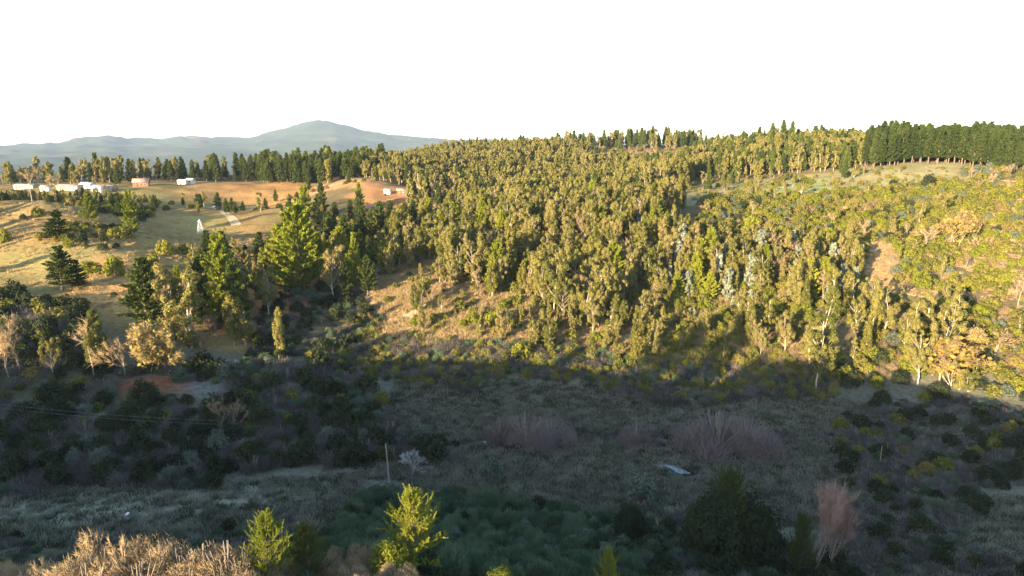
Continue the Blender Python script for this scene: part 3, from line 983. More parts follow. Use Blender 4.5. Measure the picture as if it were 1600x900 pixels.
for a, b, c, p, lb, s in [
        (98, 455, 68, 'pine_mid', 'dense dark pine standing at the edge of the orange field', 1.55),
        (122, 450, 42, 'pine_mid', 'shorter shaded pine tucked behind the dense one at the field', 1.6),
        (207, 368, 66, 'pine_bright', 'tall sunlit pine casting a long shadow over the upper field', .8),
        (141, 346, 40, 'pine_bright', 'sunlit pine with bare lower trunk at the rim of the rounded field', 1.0),
        (92, 374, 44, 'pine_mid', 'bushy pine group member with dark shade on the rounded field', 1.7),
        (76, 376, 26, 'pine_mid', 'small pine at the foot of the bushy one on the rounded field', 1.6),
        (350, 512, 138, 'pine_bright', 'largest pale-green conifer of the cluster at the hollow', .85),
        (318, 500, 98, 'pine_mid', 'tall conifer close behind the largest pale-green one', .8),
        (300, 545, 125, 'euc_mid', 'olive eucalyptus in front of the conifer cluster', 1.1),
        (272, 530, 118, 'euc_mid', 'twin-topped olive eucalyptus between conifers and orange slope', 1.0),
        (232, 520, 112, 'pine_mid', 'thin pine with visible pale stem before the orange slope', 1.1),
        (372, 520, 110, 'pine_mid', 'dark conifer on the shaded flank of the cluster', .8),
        (385, 540, 75, 'euc_mid', 'short eucalyptus at the lower end of the conifer cluster', 1.0),
        (470, 455, 128, 'pine_bright', 'broad bright-green pine standing alone in the gully', 1.05),
        (440, 448, 92, 'pine_bright', 'smaller pine leaning against the broad bright-green one', 1.0),
        (520, 472, 84, 'euc_mid', 'yellowish eucalyptus at the edge of the red bank', .9),
        (556, 455, 86, 'pine_bright', 'slender bright pine right of the yellowish eucalyptus', .6),
        (540, 472, 62, 'pine_mid', 'dark young pine between eucalyptus and slender pine', .8),
        (575, 462, 60, 'pine_mid', 'rounded dark pine at the mouth of the gully', .9),
        (430, 486, 36, 'dark', 'columnar dark green bush above the shaded gully', .5),
        (440, 562, 82, 'euc_mid', 'lone sunlit eucalyptus leaning above the shaded gully', .8),
        (503, 350, 62, 'pine_mid', 'slim dark pine on the ridge beside the pale field', .7),
        (478, 345, 52, 'pine_bright', 'paler pine next to the slim dark one on the ridge', .9),
        (540, 400, 62, 'pine_mid', 'dark pine in the narrow hollow below the clearing', .8),
        (562, 330, 42, 'pine_bright', 'lone light pine at the upper corner of the clearing', .8),
        (708, 345, 30, 'lime', 'rounded light green tree below the clearing', .7)]:
    plant_px(p, a, b, c, lb, None, s)
for a, b, c, p, lb, s in [
        (180, 430, 31, 'lime', 'rounded green bush alone on the orange slope rim', .75),
        (240, 419, 24, 'lime', 'ball-shaped bush on a short stem beside the field track', .6),
        (178, 463, 8, 'dark', 'tiny round bush in the middle of the orange slope', 1.0),
        (140, 427, 20, 'lime', 'low yellowish bush between dense pine and round bush', 1.2),
        (125, 446, 14, 'lime', 'small bright bush beside the dense pine', .8),
        (5, 378, 20, 'lime', 'rounded bush with long shadow at the picture edge', .9),
        (258, 397, 22, 'lime', 'leafy bush beside the lower end of the track', .9),
        (288, 395, 14, 'lime', 'low spreading bush beside the track', 1.5),
        (770, 508, 24, 'lime', 'vivid green bush on the dry grass slope', .8),
        (738, 505, 16, 'lime', 'smaller vivid bush left of the vivid green one', 1.2),
        (815, 560, 26, 'lime', 'vivid green bush at the shadow edge of the slope', 1.0),
        (60, 338, 14, 'lime', 'small bush on the crown of the rounded field', 1.0),
        (62, 372, 10, 'shrub', 'small brown bush on the rounded field', 1.0),
        (195, 372, 20, 'shrub', 'tan bush at the foot of the tall sunlit pine', 1.0),
        (1450, 292, 20, 'dark', 'black-green bush below the plantation edge', .8),
        (1395, 292, 12, 'dark', 'isolated dark bush on the pale plateau', .8),
        (1310, 290, 10, 'shrub', 'small bush near the plateau grass', .9),
        (1048, 245, 13, 'dark', 'round bush on the bare hillock near the skyline', .6),
        (768, 755, 40, 'sage', 'grey-green rounded bush on the valley floor by the marsh', .8),
        (1000, 790, 54, 'sage', 'tall grey-green bush in front of the thin water strip', .8),
        (545, 645, 12, 'lime', 'small bright bush at the valley edge', 1.1),
        (1400, 300, 14, 'shrub', 'brown bush in front of the plateau', 1.2)]:
    plant_px(p, a, b, c, lb, None, s)

for a, b, c, lb in [(1185, 235, 34, 'tallest skyline pine group member left of the mixed wood'), (1205, 234, 38, 'tall dark pine standing out on the skyline'),
                    (1222, 233, 42, 'highest pine of the skyline above the mixed wood'), (1236, 233, 40, 'pine right beside the highest one of the skyline'),
                    (1160, 237, 30, 'pine on the skyline close to the pale posts'), (952, 226, 24, 'thin pine poking above the skyline over the wooded hill'),
                    (935, 228, 20, 'pine beside the thin one poking above the skyline'), (1060, 230, 24, 'round-topped pine on the skyline behind the hillock'),
                    (1085, 232, 22, 'pine on the skyline at the end of the hillock'), (1012, 228, 22, 'pine on the skyline over the middle of the hillock'),
                    (570, 250, 34, 'tall tree rising at the end of the pine belt below the mountain'), (1337, 246, 34, 'spindly tree poking above the wood beside the plantation')]:
    plant_px('pine_far', a, b, c, lb)

# --- stands and thickets ------------------------------------------------
HE = (10, 17)
scatter([(660, 250), (740, 220), (850, 205), (960, 200), (1000, 222), (960, 265), (800, 275), (720, 270)], 4.3, [('euc_mid', 1), ('pine_bright', .09), ('bare', .05)], (7, 15.5),
        {'euc_mid': 'slender olive eucalyptus in the dense stand above the dry grass slope', 'pine_bright': 'vivid green pine in the stand above the dry grass slope', 'bare': 'bare tree in the stand above the dry grass slope'}, 'stand above the dry grass slope')
scatter([(1000, 215), (1230, 212), (1330, 200), (1330, 232), (1230, 250), (1080, 262), (980, 268)], 4.3, [('euc_mid', 1), ('pine_bright', .07), ('bare', .05), ('euc_young', .12)], (6, 12.5),
        {'euc_mid': 'olive eucalyptus in the dense stand in the middle of the sunlit slope', 'pine_bright': 'vivid green pine in the middle of the sunlit slope', 'bare': 'bare tree in the stand in the middle of the slope', 'euc_young': 'silvery young eucalyptus in the middle of the sunlit slope'}, 'stand in the middle of the slope')
scatter([(720, 270), (960, 265), (1050, 270), (1070, 320), (960, 350), (800, 345), (720, 320)], 5.2, [('euc_mid', 1), ('pine_bright', .05), ('pine_mid', .06)], (9, 15),
        {'euc_mid': 'olive eucalyptus at the upper back of the sunlit stand', 'pine_bright': 'vivid green pine at the upper back of the sunlit stand', 'pine_mid': 'dark pine at the upper back of the sunlit stand'}, 'upper back of the sunlit stand')
scatter([(640, 190), (1000, 180), (1000, 205), (700, 222), (650, 232)], 4.3, [('euc_mid', .6, (4.5, 10)), ('lime', .4, (1.5, 3.5)), ('shrub', .7, (1.5, 3)), ('thicket_tan', .9, (1.2, 2.4)), ('reed', .6, (1.2, 2.5))], (6, 11),
        {'euc_mid': 'short eucalyptus standing open on the dry grass slope', 'lime': 'green bush on the dry grass slope', 'shrub': 'brownish bush on the dry grass slope', 'thicket_tan': 'tan leafless bush on the dry grass slope', 'reed': 'cane clump on the dry grass slope'}, 'plants on the dry grass slope')
scatter([(820, 181), (1020, 178), (1020, 206), (860, 204)], 5.2, [('euc_mid', 1, (5, 11)), ('lime', .3, (2, 4))], (5, 11),
        {'euc_mid': 'low eucalyptus between the big stand and the shadow edge', 'lime': 'bright bush between the big stand and the shadow edge'}, 'above the shadow edge')
scatter([(590, 196), (650, 205), (690, 235), (640, 245), (600, 230)], 8, [('shrub', 1, (1, 2.5)), ('euc_mid', .2, (5, 8))], (1, 3),
        {'shrub': 'low bush on the pale spur beside the gully', 'euc_mid': 'small eucalyptus on the pale spur beside the gully'}, 'pale spur')
scatter([(1000, 180), (1290, 176), (1260, 212), (1000, 215)], 2.9, [('reed', 1, (1.8, 3.4)), ('lime', .25, (1.5, 3)), ('euc_mid', .2, (5, 11)), ('shrub', .3, (1.5, 3)), ('thicket_tan', .25, (1.5, 2.5))], (2, 3),
        {'reed': 'yellow-green cane clump on the open sunlit patch', 'lime': 'bright bush among the sunlit canes', 'euc_mid': 'eucalyptus rising out of the sunlit canes', 'shrub': 'brown bush among the sunlit canes', 'thicket_tan': 'tan bare bush among the sunlit canes'}, 'sunlit cane patch')
scatter([(1270, 163), (1420, 158), (1530, 166), (1530, 185), (1420, 200), (1270, 200)], 7.2, [('euc_mid', 1), ('dark', .3, (3, 5)), ('lime', .2, (2, 4))], (9, 17),
        {'euc_mid': 'tall eucalyptus lit at the foot of the scrub hill', 'dark': 'dark bush under the tall eucalyptuses at the hill foot', 'lime': 'bright bush under the tall eucalyptuses at the hill foot'}, 'hill foot')
scatter([(1240, 200), (1330, 200), (1340, 245), (1240, 262)], 6.0, [('euc_mid', 1), ('euc_young', .5, (4, 8)), ('pine_bright', .25)], (9, 15),
        {'euc_mid': 'eucalyptus at the edge between stand and scrub hill', 'euc_young': 'silvery young eucalyptus at the edge of the stand', 'pine_bright': 'bright pine at the edge of the stand'}, 'edge of the stand')
scatter([(660, 430), (760, 425), (960, 450), (1010, 480), (1000, 545), (925, 590), (900, 690), (560, 690), (560, 500), (600, 460)], 5.8, [('euc_far', 1), ('pine_far', .06)], (9.5, 14),
        {'euc_far': 'eucalyptus of the wooded hill behind the clearing', 'pine_far': 'dark pine on the wooded hill behind the clearing'}, 'wooded hill')
scatter([(640, 365), (700, 330), (760, 350), (780, 420), (700, 430), (650, 425)], 7.5, [('euc_far', 1), ('pine_far', .2), ('bare', .3, (7, 10))], (10, 15),
        {'euc_far': 'eucalyptus beside the clearing with the huts', 'pine_far': 'pine beside the clearing with the huts', 'bare': 'grey bare tree beside the clearing with the huts'}, 'clearing edge')
scatter([(780, 370), (1000, 370), (1070, 410), (1080, 470), (1010, 480), (960, 445), (800, 425)], 6.8, [('euc_far', 1), ('pine_far', .12)], (11, 16),
        {'euc_far': 'eucalyptus in the dip behind the sunlit stand', 'pine_far': 'pine in the dip behind the sunlit stand'}, 'dip behind the stand')
scatter([(1010, 480), (1090, 455), (1200, 432), (1355, 412), (1355, 500), (1200, 600), (1100, 610), (1085, 560), (1010, 530)], 6.2, [('euc_far', 1), ('pine_far', .45)], (10, 15),
        {'euc_far': 'pale eucalyptus in the mixed wood beside the plantation', 'pine_far': 'green pine in the mixed wood beside the plantation'}, 'mixed wood')
scatter([(1080, 385), (1355, 375), (1355, 425), (1080, 458)], 8.5, [('euc_far', 1, (4, 10)), ('pine_far', .5, (4, 11)), ('shrub', .9, (1.5, 3.5)), ('lime', .4, (1.5, 3))], (5, 10),
        {'euc_far': 'loose eucalyptus between the mixed wood and the pale plateau', 'pine_far': 'loose pine between the mixed wood and the pale plateau', 'shrub': 'bush between the mixed wood and the pale plateau', 'lime': 'bright bush between the mixed wood and the pale plateau'}, 'front of the mixed wood', keep=.7)
scatter([(1090, 600), (1360, 500), (1400, 640), (1090, 700)], 7.5, [('pine_far', 1), ('euc_far', .4)], (9, 15),
        {'pine_far': 'pine on the skyline above the mixed wood', 'euc_far': 'eucalyptus on the skyline above the mixed wood'}, 'skyline wood')
scatter([(1358, 398), (1480, 392), (1600, 366), (1780, 350), (1780, 470), (1356, 500)], 4.6, [('pine_dark', 1)], (15, 19.5),
        'tall straight pine in the dark plantation behind the plateau', 'plantation', jitter=.55)
scatter([(400, 500), (480, 485), (600, 480), (600, 600), (400, 600)], 6.8, [('pine_far', 1), ('euc_far', .15)], (8, 19),
        {'pine_far': 'dark pine in the dense wood above the brown field', 'euc_far': 'olive eucalyptus in the dense wood above the brown field'}, 'wood above the brown field')
scatter([(-190, 205), (-35, 205), (-35, 330), (-190, 330)], 11, [('pine_mid', 1, (8, 14)), ('euc_mid', .5, (7, 12))], (8, 14),
        {'pine_mid': 'pine at the edge of the field beyond the picture edge', 'euc_mid': 'eucalyptus at the edge of the field beyond the picture edge'}, 'field edge', keep=.7)
scatter([(215, 480), (400, 500), (400, 560), (215, 540)], 8.5, [('pine_far', 1), ('euc_far', .6)], (6, 17),
        {'pine_far': 'dark pine in the belt behind the white house', 'euc_far': 'olive eucalyptus in the belt behind the white house'}, 'belt behind the house', keep=.72)
scatter([(-150, 452), (215, 455), (215, 520), (-150, 520)], 8.5, [('euc_far', 1), ('pine_far', .5), ('bare', .2, (7, 10))], (7, 18),
        {'euc_far': 'eucalyptus in the tree belt behind the farm sheds', 'pine_far': 'pine in the tree belt behind the farm sheds', 'bare': 'bare tree in the belt behind the farm sheds'}, 'belt behind the sheds', keep=.75)
scatter([(560, 690), (900, 690), (900, 800), (560, 800)], 8, [('pine_far', 1), ('euc_far', .6)], (8, 14),
        {'pine_far': 'pine on the skyline of the wooded hill', 'euc_far': 'eucalyptus on the skyline of the wooded hill'}, 'wooded hill skyline')
scatter([(860, 705), (1090, 705), (1090, 780), (860, 780)], 9, [('pine_far', 1), ('euc_far', .5)], (9, 18),
        {'pine_far': 'pine on the skyline above the bare hillock', 'euc_far': 'eucalyptus on the skyline above the bare hillock'}, 'skyline above the hillock')
scatter([(930, 600), (1090, 600), (1080, 705), (930, 705)], 9, [('shrub', 1, (2, 5)), ('bare', .35, (5, 8))], (3, 6),
        {'shrub': 'bush on the bare hillock near the skyline', 'bare': 'bare tree on the hillock near the skyline'}, 'bare hillock')
scatter([(-60, 335), (120, 338), (240, 345), (250, 375), (120, 380), (-60, 375)], 5.5, [('euc_far', 1, (4, 6.5)), ('pine_mid', .3, (4, 6.5)), ('shrub', .7, (2, 4))], (5, 9),
        {'euc_far': 'small eucalyptus in the row in front of the farm sheds', 'pine_mid': 'small pine in the row in front of the farm sheds', 'shrub': 'bush in the row in front of the farm sheds'}, 'row before the sheds')
scatter([(140, 300), (230, 300), (240, 350), (150, 350)], 6, [('dark', 1, (2, 4)), ('lime', .6, (2, 4)), ('pine_mid', .4, (5, 9))], (3, 5),
        {'dark': 'dark bush around the tall sunlit pine', 'lime': 'bright bush around the tall sunlit pine', 'pine_mid': 'small pine around the tall sunlit pine'}, 'copse in the upper field')
scatter([(90, 232), (185, 232), (200, 262), (110, 270)], 5.5, [('lime', 1, (2, 4)), ('dark', .6, (2, 3.5)), ('shrub', .6, (1.5, 3))], (2, 4),
        {'lime': 'bright bush of the hedge between the two fields', 'dark': 'dark bush of the hedge between the two fields', 'shrub': 'brown bush of the hedge between the two fields'}, 'hedge between the fields')
scatter([(-40, 240), (150, 240), (150, 290), (-40, 290)], 15, [('shrub', 1, (1, 2.2)), ('lime', .4, (1, 2.5))], (1, 2),
        {'shrub': 'low bush scattered on the rounded field', 'lime': 'low green bush scattered on the rounded field'}, 'rounded field', keep=.7)
scatter([(250, 350), (480, 345), (490, 400), (250, 400)], 10, [('pine_mid', .6, (5, 10)), ('euc_far', .7, (5, 9)), ('shrub', .9, (2, 3.5))], (6, 10),
        {'pine_mid': 'young pine in the loose row below the brown field', 'euc_far': 'young eucalyptus in the loose row below the brown field', 'shrub': 'bush in the loose row below the brown field'}, 'row below the brown field', keep=.75)
scatter([(290, 190), (410, 200), (430, 260), (340, 270), (300, 225)], 7, [('pine_mid', 1, (8, 15)), ('euc_mid', .6, (7, 13)), ('lime', .5, (2, 4)), ('bare', .2, (6, 9))], (6, 12),
        {'pine_mid': 'pine in the cluster above the hollow', 'euc_mid': 'eucalyptus in the cluster above the hollow', 'lime': 'bright bush in the cluster above the hollow', 'bare': 'bare tree in the cluster above the hollow'}, 'hollow cluster')
scatter([(440, 260), (560, 240), (640, 290), (640, 330), (560, 340), (470, 350)], 8, [('pine_mid', 1, (8, 16)), ('euc_mid', .5, (7, 12)), ('shrub', .8, (2, 3.5))], (7, 13),
        {'pine_mid': 'pine on the flank between gully and clearing', 'euc_mid': 'eucalyptus on the flank between gully and clearing', 'shrub': 'bush on the flank between gully and clearing'}, 'gully flank')
scatter([(390, 410), (480, 420), (600, 425), (600, 470), (480, 470)], 13, [('pine_far', .7, (7, 12)), ('shrub', 1, (2, 3))], (6, 12),
        {'pine_far': 'scattered pine at the edge of the brown field', 'shrub': 'bush at the edge of the brown field'}, 'brown field edge', keep=.6)
scatter([(540, 345), (655, 335), (650, 395), (560, 395)], 10, [('shrub', 1, (1, 2)), ('lime', .3, (1, 2))], (1, 2),
        {'shrub': 'small bush dotted over the clearing below the huts', 'lime': 'small green bush dotted over the clearing below the huts'}, 'clearing', keep=.6)
scatter([(575, 222), (650, 238), (690, 262), (715, 330), (650, 335), (600, 290)], 5.2, [('euc_mid', 1, (7, 14)), ('pine_bright', .2, (7, 13)), ('shrub', .4, (2, 4)), ('pine_mid', .15, (7, 13))], (7, 14),
        {'euc_mid': 'eucalyptus along the gully side of the big stand', 'pine_bright': 'bright pine along the gully side of the big stand', 'shrub': 'bush along the gully side of the big stand', 'pine_mid': 'dark pine along the gully side of the big stand'}, 'gully side of the stand')
scatter([(215, 172), (300, 168), (400, 178), (420, 200), (300, 205), (225, 195)], 6, [('euc_mid', 1, (8, 15)), ('pine_bright', .4, (8, 16)), ('bare', .5, (6, 10)), ('lime', .6, (2, 4)), ('thicket_tan', .6, (2, 3))], (7, 14),
        {'euc_mid': 'eucalyptus in the wood at the foot of the field hill', 'pine_bright': 'pine in the wood at the foot of the field hill', 'bare': 'bare tree in the wood at the foot of the field hill', 'lime': 'bright bush in the wood at the foot of the field hill', 'thicket_tan': 'tan bush in the wood at the foot of the field hill'}, 'foot of the field hill')
scatter([(410, 215), (560, 225), (600, 262), (520, 285), (430, 262)], 7.5, [('pine_bright', .8, (7, 15)), ('pine_mid', .6, (7, 14)), ('euc_mid', .5, (7, 12)), ('lime', .5, (2, 4)), ('dark', .5, (2, 4))], (7, 13),
        {'pine_bright': 'bright pine around the broad pine of the gully', 'pine_mid': 'dark pine around the broad pine of the gully', 'euc_mid': 'eucalyptus around the broad pine of the gully', 'lime': 'bright bush around the broad pine of the gully', 'dark': 'dark bush around the broad pine of the gully'}, 'around the gully pine')
scatter([(680, 232), (850, 203), (1000, 200), (1330, 198), (1330, 240), (1080, 268), (720, 275)], 3.9, [('lime', .8, (1.5, 4)), ('shrub', 1, (1.5, 4)), ('thicket_tan', .9, (1.5, 3)), ('reed', .8, (1.5, 3.2)), ('euc_young', .25, (3, 6))], (2, 4),
        {'lime': 'bright bush under the trees of the sunlit stand', 'shrub': 'olive bush under the trees of the sunlit stand', 'thicket_tan': 'tan bush under the trees of the sunlit stand', 'reed': 'cane clump under the trees of the sunlit stand', 'euc_young': 'silvery sapling under the trees of the sunlit stand'}, 'undergrowth of the stand')
# scrub hill
scatter([(1090, 268), (1230, 250), (1330, 222), (1700, 205), (1700, 325), (1500, 340), (1330, 345), (1180, 345), (1090, 335)], 3.5,
        [('shrub', 1.1, (1.6, 4.0)), ('lime', 1.0, (1.6, 4.0)), ('thicket_tan', .5, (1.3, 2.6)), ('dark', .12, (2, 4)), ('sage', .25, (2, 3.5)), ('euc_mid', .07, (5, 9)), ('bare', .03, (5, 7))], (2, 3),
        {'shrub': 'olive-brown bush on the sunlit scrub hill', 'lime': 'yellow-green bush on the sunlit scrub hill', 'thicket_tan': 'tan leafless bush on the sunlit scrub hill', 'dark': 'dark bush on the sunlit scrub hill',
         'sage': 'grey-green bush on the sunlit scrub hill', 'euc_mid': 'small eucalyptus among the bushes of the scrub hill', 'bare': 'bare tree among the bushes of the scrub hill'}, 'scrub hill', keep=.88)
scatter([(1330, 170), (1700, 166), (1700, 205), (1330, 212)], 3.8,
        [('shrub', 1, (2, 4)), ('lime', .6, (2, 4)), ('euc_mid', .22, (5, 10)), ('sage', .3, (2, 4)), ('thicket_tan', .5, (2, 3)), ('dark', .25, (2, 4))], (2, 4),
        {'shrub': 'olive bush on the lower scrub hill', 'lime': 'yellow-green bush on the lower scrub hill', 'euc_mid': 'eucalyptus rising from the lower scrub hill', 'sage': 'silvery bush on the lower scrub hill', 'thicket_tan': 'tan bare bush on the lower scrub hill', 'dark': 'dark bush on the lower scrub hill'}, 'lower scrub hill')
scatter([(1080, 330), (1340, 320), (1600, 300), (1600, 350), (1400, 385), (1200, 425), (1080, 430)], 7, [('shrub', 1, (.8, 2.6)), ('lime', .5, (1, 3)), ('thicket_tan', .6, (.8, 2)), ('bare', .1, (4, 6)), ('euc_far', .12, (4, 7))], (1, 3),
        {'shrub': 'low bush on the pale plateau', 'lime': 'bright bush on the pale plateau', 'bare': 'small bare tree on the pale plateau', 'thicket_tan': 'low tan bush on the pale plateau', 'euc_far': 'small eucalyptus on the pale plateau'}, 'pale plateau', keep=.8)
scatter([(1500, 345), (1700, 335), (1700, 362), (1500, 375)], 6, [('shrub', 1, (2, 4)), ('sage', .6, (2, 5)), ('bare', .2, (5, 8))], (2, 4),
        {'shrub': 'bush along the front of the plantation', 'sage': 'grey-green bush along the front of the plantation', 'bare': 'bare tree along the front of the plantation'}, 'plantation front')
scatter([(-150, 152), (140, 154), (130, 190), (40, 192), (-150, 188)], 3.4, [('dark', 1, (2.5, 5)), ('thicket', .8, (2, 4)), ('shrub', .4, (2, 4))], (2, 4),
        {'dark': 'dark bush in the hollow below the field', 'thicket': 'grey bare bush in the hollow below the field', 'shrub': 'olive bush in the hollow below the field'}, 'hollow below the field')
# shaded foot of the slopes
scatter([(480, 172), (620, 168), (1000, 163), (1300, 160), (1300, 176), (1000, 182), (640, 188), (560, 196)], 2.3, [('thicket', 1.2, (1.4, 3)), ('reed', .9, (1.4, 3)), ('broom', .6, (1.2, 2.4)), ('shrub', .2, (1.5, 2.5))], (1, 2.5),
        {'thicket': 'grey leafless bush at the shaded foot of the slope', 'reed': 'cane clump at the shaded foot of the slope', 'broom': 'dark broom at the shaded foot of the slope', 'shrub': 'brown bush at the shaded foot of the slope'}, 'shaded slope foot')
scatter([(380, 165), (560, 180), (560, 215), (480, 225), (400, 205)], 3.8, [('dark', 1, (1.5, 4)), ('thicket', .8, (1.5, 3)), ('broom', .6, (1.5, 3))], (1.5, 4),
        {'dark': 'dark bush in the shaded gully', 'thicket': 'grey bare bush in the shaded gully', 'broom': 'broom in the shaded gully'}, 'shaded gully')
scatter([(-150, 133), (0, 132), (300, 138), (480, 140), (600, 145), (560, 172), (420, 170), (250, 158), (-150, 156)], 3.0, [('dark', 1, (2, 5)), ('thicket', 1, (2, 4)), ('broom', .5, (1.5, 3)), ('sage', .3, (2, 3.5)), ('shrub', .3, (1.5, 3))], (2, 4),
        {'dark': 'dark bush on the shaded bank below the field hill', 'thicket': 'grey bare bush on the shaded bank below the field hill', 'broom': 'broom on the shaded bank below the field hill', 'sage': 'grey-green bush on the shaded bank below the field hill', 'shrub': 'brown bush on the shaded bank below the field hill'}, 'shaded bank', keep=.85)
scatter([(-150, 108), (100, 112), (300, 118), (480, 123), (600, 126), (720, 134), (680, 146), (480, 142), (300, 138), (0, 132), (-150, 132)], 2.7, [('dark', 1.5, (2, 4.6)), ('thicket', 1.8, (2, 4)), ('sage', .5, (2, 4)), ('broom', .5, (1.2, 2.5))], (2, 4),
        {'dark': 'dark bush in the shaded valley thicket', 'thicket': 'grey bare bush in the shaded valley thicket', 'sage': 'grey-green bush in the shaded valley thicket', 'broom': 'broom in the shaded valley thicket'}, 'shaded valley thicket', keep=.92)
scatter([(700, 138), (1300, 136), (1400, 148), (1400, 152), (1280, 143), (700, 143)], 2.6, [('thicket', 1, (1, 2.4)), ('dark', .3, (.8, 1.6))], (1, 2),
        {'thicket': 'low grey bush along the ditch of the valley floor', 'dark': 'low dark bush along the ditch of the valley floor'}, 'ditch', keep=.6)
scatter([(1290, 118), (1700, 112), (1700, 168), (1380, 160), (1300, 150)], 3.0, [('thicket', 2.2, (1.2, 2.8)), ('dark', .7, (1.5, 3.5)), ('shrub', .4, (1.5, 3)), ('broom', .4, (1.2, 2.4))], (2, 3),
        {'thicket': 'grey bare bush in the shade below the scrub hill', 'dark': 'dark bush in the shade below the scrub hill', 'shrub': 'brown bush in the shade below the scrub hill', 'broom': 'broom in the shade below the scrub hill'}, 'shade below the scrub hill', keep=.85)
for line in ([(745, 703), (860, 700), (1040, 700)], [(1000, 706), (1050, 722), (1085, 744), (1180, 735), (1310, 722)], [(850, 746), (980, 746), (1130, 744)], [(880, 722), (1010, 728), (1060, 700)]):
    for (a0, b0), (a1, b1) in zip(line[:-1], line[1:]):
        A = at(a0, b0); B = at(a1, b1)
        for t_ in np.arange(0, 1, .8 / max(1, np.linalg.norm(B - A))):
            q_ = A + (B - A) * t_
            plant('dark', q_[0] + rng.normal(0, .15), q_[1] + rng.normal(0, .15), rng.uniform(.3, .7), 'low dark plant lining a rill of the valley floor', 'rill plants')
# near slope
scatter([(470, 70), (520, 58), (900, 56), (1020, 80), (1000, 104), (900, 112), (760, 114), (560, 112), (500, 95)], 2.2, [('broom', 1, (1.2, 3.0)), ('dark', .05, (1.5, 2.5)), ('sage', .06, (1.5, 2.4))], (1.3, 2.5),
        {'broom': 'blue-green broom covering the shaded near slope', 'dark': 'dark bush between the broom of the near slope', 'sage': 'grey-green bush between the broom of the near slope'}, 'near slope')
scatter([(850, 55), (1450, 62), (1480, 76), (1300, 92), (1150, 104), (980, 104), (900, 92)], 2.7, [('broom', .8, (1.2, 2.2)), ('dark', .7, (1.5, 3.4)), ('thicket', .9, (1.2, 2.4)), ('sage', .3, (1.5, 3))], (1.5, 3),
        {'broom': 'broom among the dark bushes below the broad pine', 'dark': 'dark bush around the broad shaded pine', 'thicket': 'grey bare bush around the broad shaded pine', 'sage': 'grey-green bush around the broad shaded pine'}, 'around the broad pine')
scatter([(1320, 84), (1520, 84), (1560, 112), (1380, 118), (1330, 105)], 2.7, [('thicket', 1.6, (1.2, 2.6)), ('dark', .7, (1.5, 3)), ('sage', .4, (1.5, 2.6)), ('broom', .5, (1.2, 2.2))], (1.5, 3),
        {'thicket': 'grey bare bush in the dark thicket beside the red bare trees', 'dark': 'dark bush in the thicket beside the red bare trees', 'sage': 'grey-green bush in the thicket beside the red bare trees', 'broom': 'broom in the thicket beside the red bare trees'}, 'near thicket', keep=.85)
scatter([(1480, 62), (1750, 66), (1750, 90), (1500, 84)], 2.8, [('thicket', 1.3, (1.2, 2.4)), ('dark', .8, (1.4, 2.8))], (1.5, 2.5),
        {'thicket': 'grey bare bush in the near corner thicket', 'dark': 'dark bush in the near corner thicket'}, 'near corner', keep=.9)
scatter([(-150, 66), (60, 62), (440, 66), (500, 95), (460, 104), (300, 98), (100, 90), (-150, 88)], 3.0, [('thicket', 1.2, (1, 2)), ('broom', .8, (1, 2)), ('dark', .3, (1.2, 2.4))], (1, 2),
        {'thicket': 'grey bare bush behind the sunlit tan thickets', 'broom': 'broom behind the sunlit tan thickets', 'dark': 'dark bush behind the sunlit tan thickets'}, 'behind the tan thickets', keep=.75)
scatter([(-100, 44), (480, 46), (700, 54), (480, 60), (-100, 62)], 2.6, [('thicket_tan', 1, (1.5, 3)), ('broom', .5, (1, 2)), ('shrub', .5, (1.3, 2.4))], (1.5, 3),
        {'thicket_tan': 'tan bare bush at the lower edge of the picture', 'broom': 'broom at the lower edge of the picture', 'shrub': 'olive bush at the lower edge of the picture'}, 'lower edge', keep=.7)
# trees on the crest behind the camera, whose shadows reach the far slope
for u in np.arange(-260, 130, 5.0):
    x, y = crest_pos(u + rng.uniform(-2, 2), 110 + rng.uniform(-10, 10))
    big = rng.random() < .25 and (u > 8 or u < -125)
    plant('pine_mid' if rng.random() < .5 else 'euc_mid', x, y, rng.uniform(8, 12) if big else rng.uniform(1.2, 3.2) if -58 < u < -18 else rng.uniform(2.5, 6), 'tree on the crest behind the viewpoint', 'crest trees', False)
for u, hh in ((-78, 19), (-68, 20), (-58, 12), (-98, 11), (-108, 9), (-30, 11)):
    x, y = crest_pos(u)
    plant('pine_mid', x, y, hh, 'tree on the crest behind the viewpoint', 'crest trees', False, sx=1.3)

# --- split into individuals and the uncountable rest --------------------
AX_ = np.array([[d['x'], d['y'], d['z'], d['h']] for d in ITEMS])
vis = visible(AX_[:, 0], AX_[:, 1], AX_[:, 2] + AX_[:, 3])
ppx, ppy, dep = project(AX_[:, 0], AX_[:, 1], AX_[:, 2] + AX_[:, 3] * .5)
size = AX_[:, 3] * FPX / dep
inview = (ppx > -40) & (ppx < 1640) & (ppy < 960) & (AX_[:, 1] > 20) & vis
near_ok = (ppx > -420) & (ppx < 2020) & (AX_[:, 1] > 20)
groups = {}
for i, d in enumerate(ITEMS):
    if d['fixed'] or d['group'] == 'crest trees':
        groups.setdefault(('solo',), []).append(i)
    elif vis[i] and near_ok[i]:
        groups.setdefault(NAMES[d['p']][0], []).append(i)
LIMIT = 300
rest = {}
solo = list(groups.pop(('solo',)))
n_fixed = {}
for i in solo:
    n_fixed[NAMES[ITEMS[i]['p']][0]] = n_fixed.get(NAMES[ITEMS[i]['p']][0], 0) + 1
for nm, ix in groups.items():
    ix = sorted(ix, key=lambda i: (not inview[i], -size[i]))
    seen = [i for i in ix if inview[i]]
    solo += seen[:LIMIT]
    for i in ix:
        if i not in set() and (not inview[i]):
            rest.setdefault(nm, []).append(i)
    rest.setdefault(nm, []).extend(seen[LIMIT:])
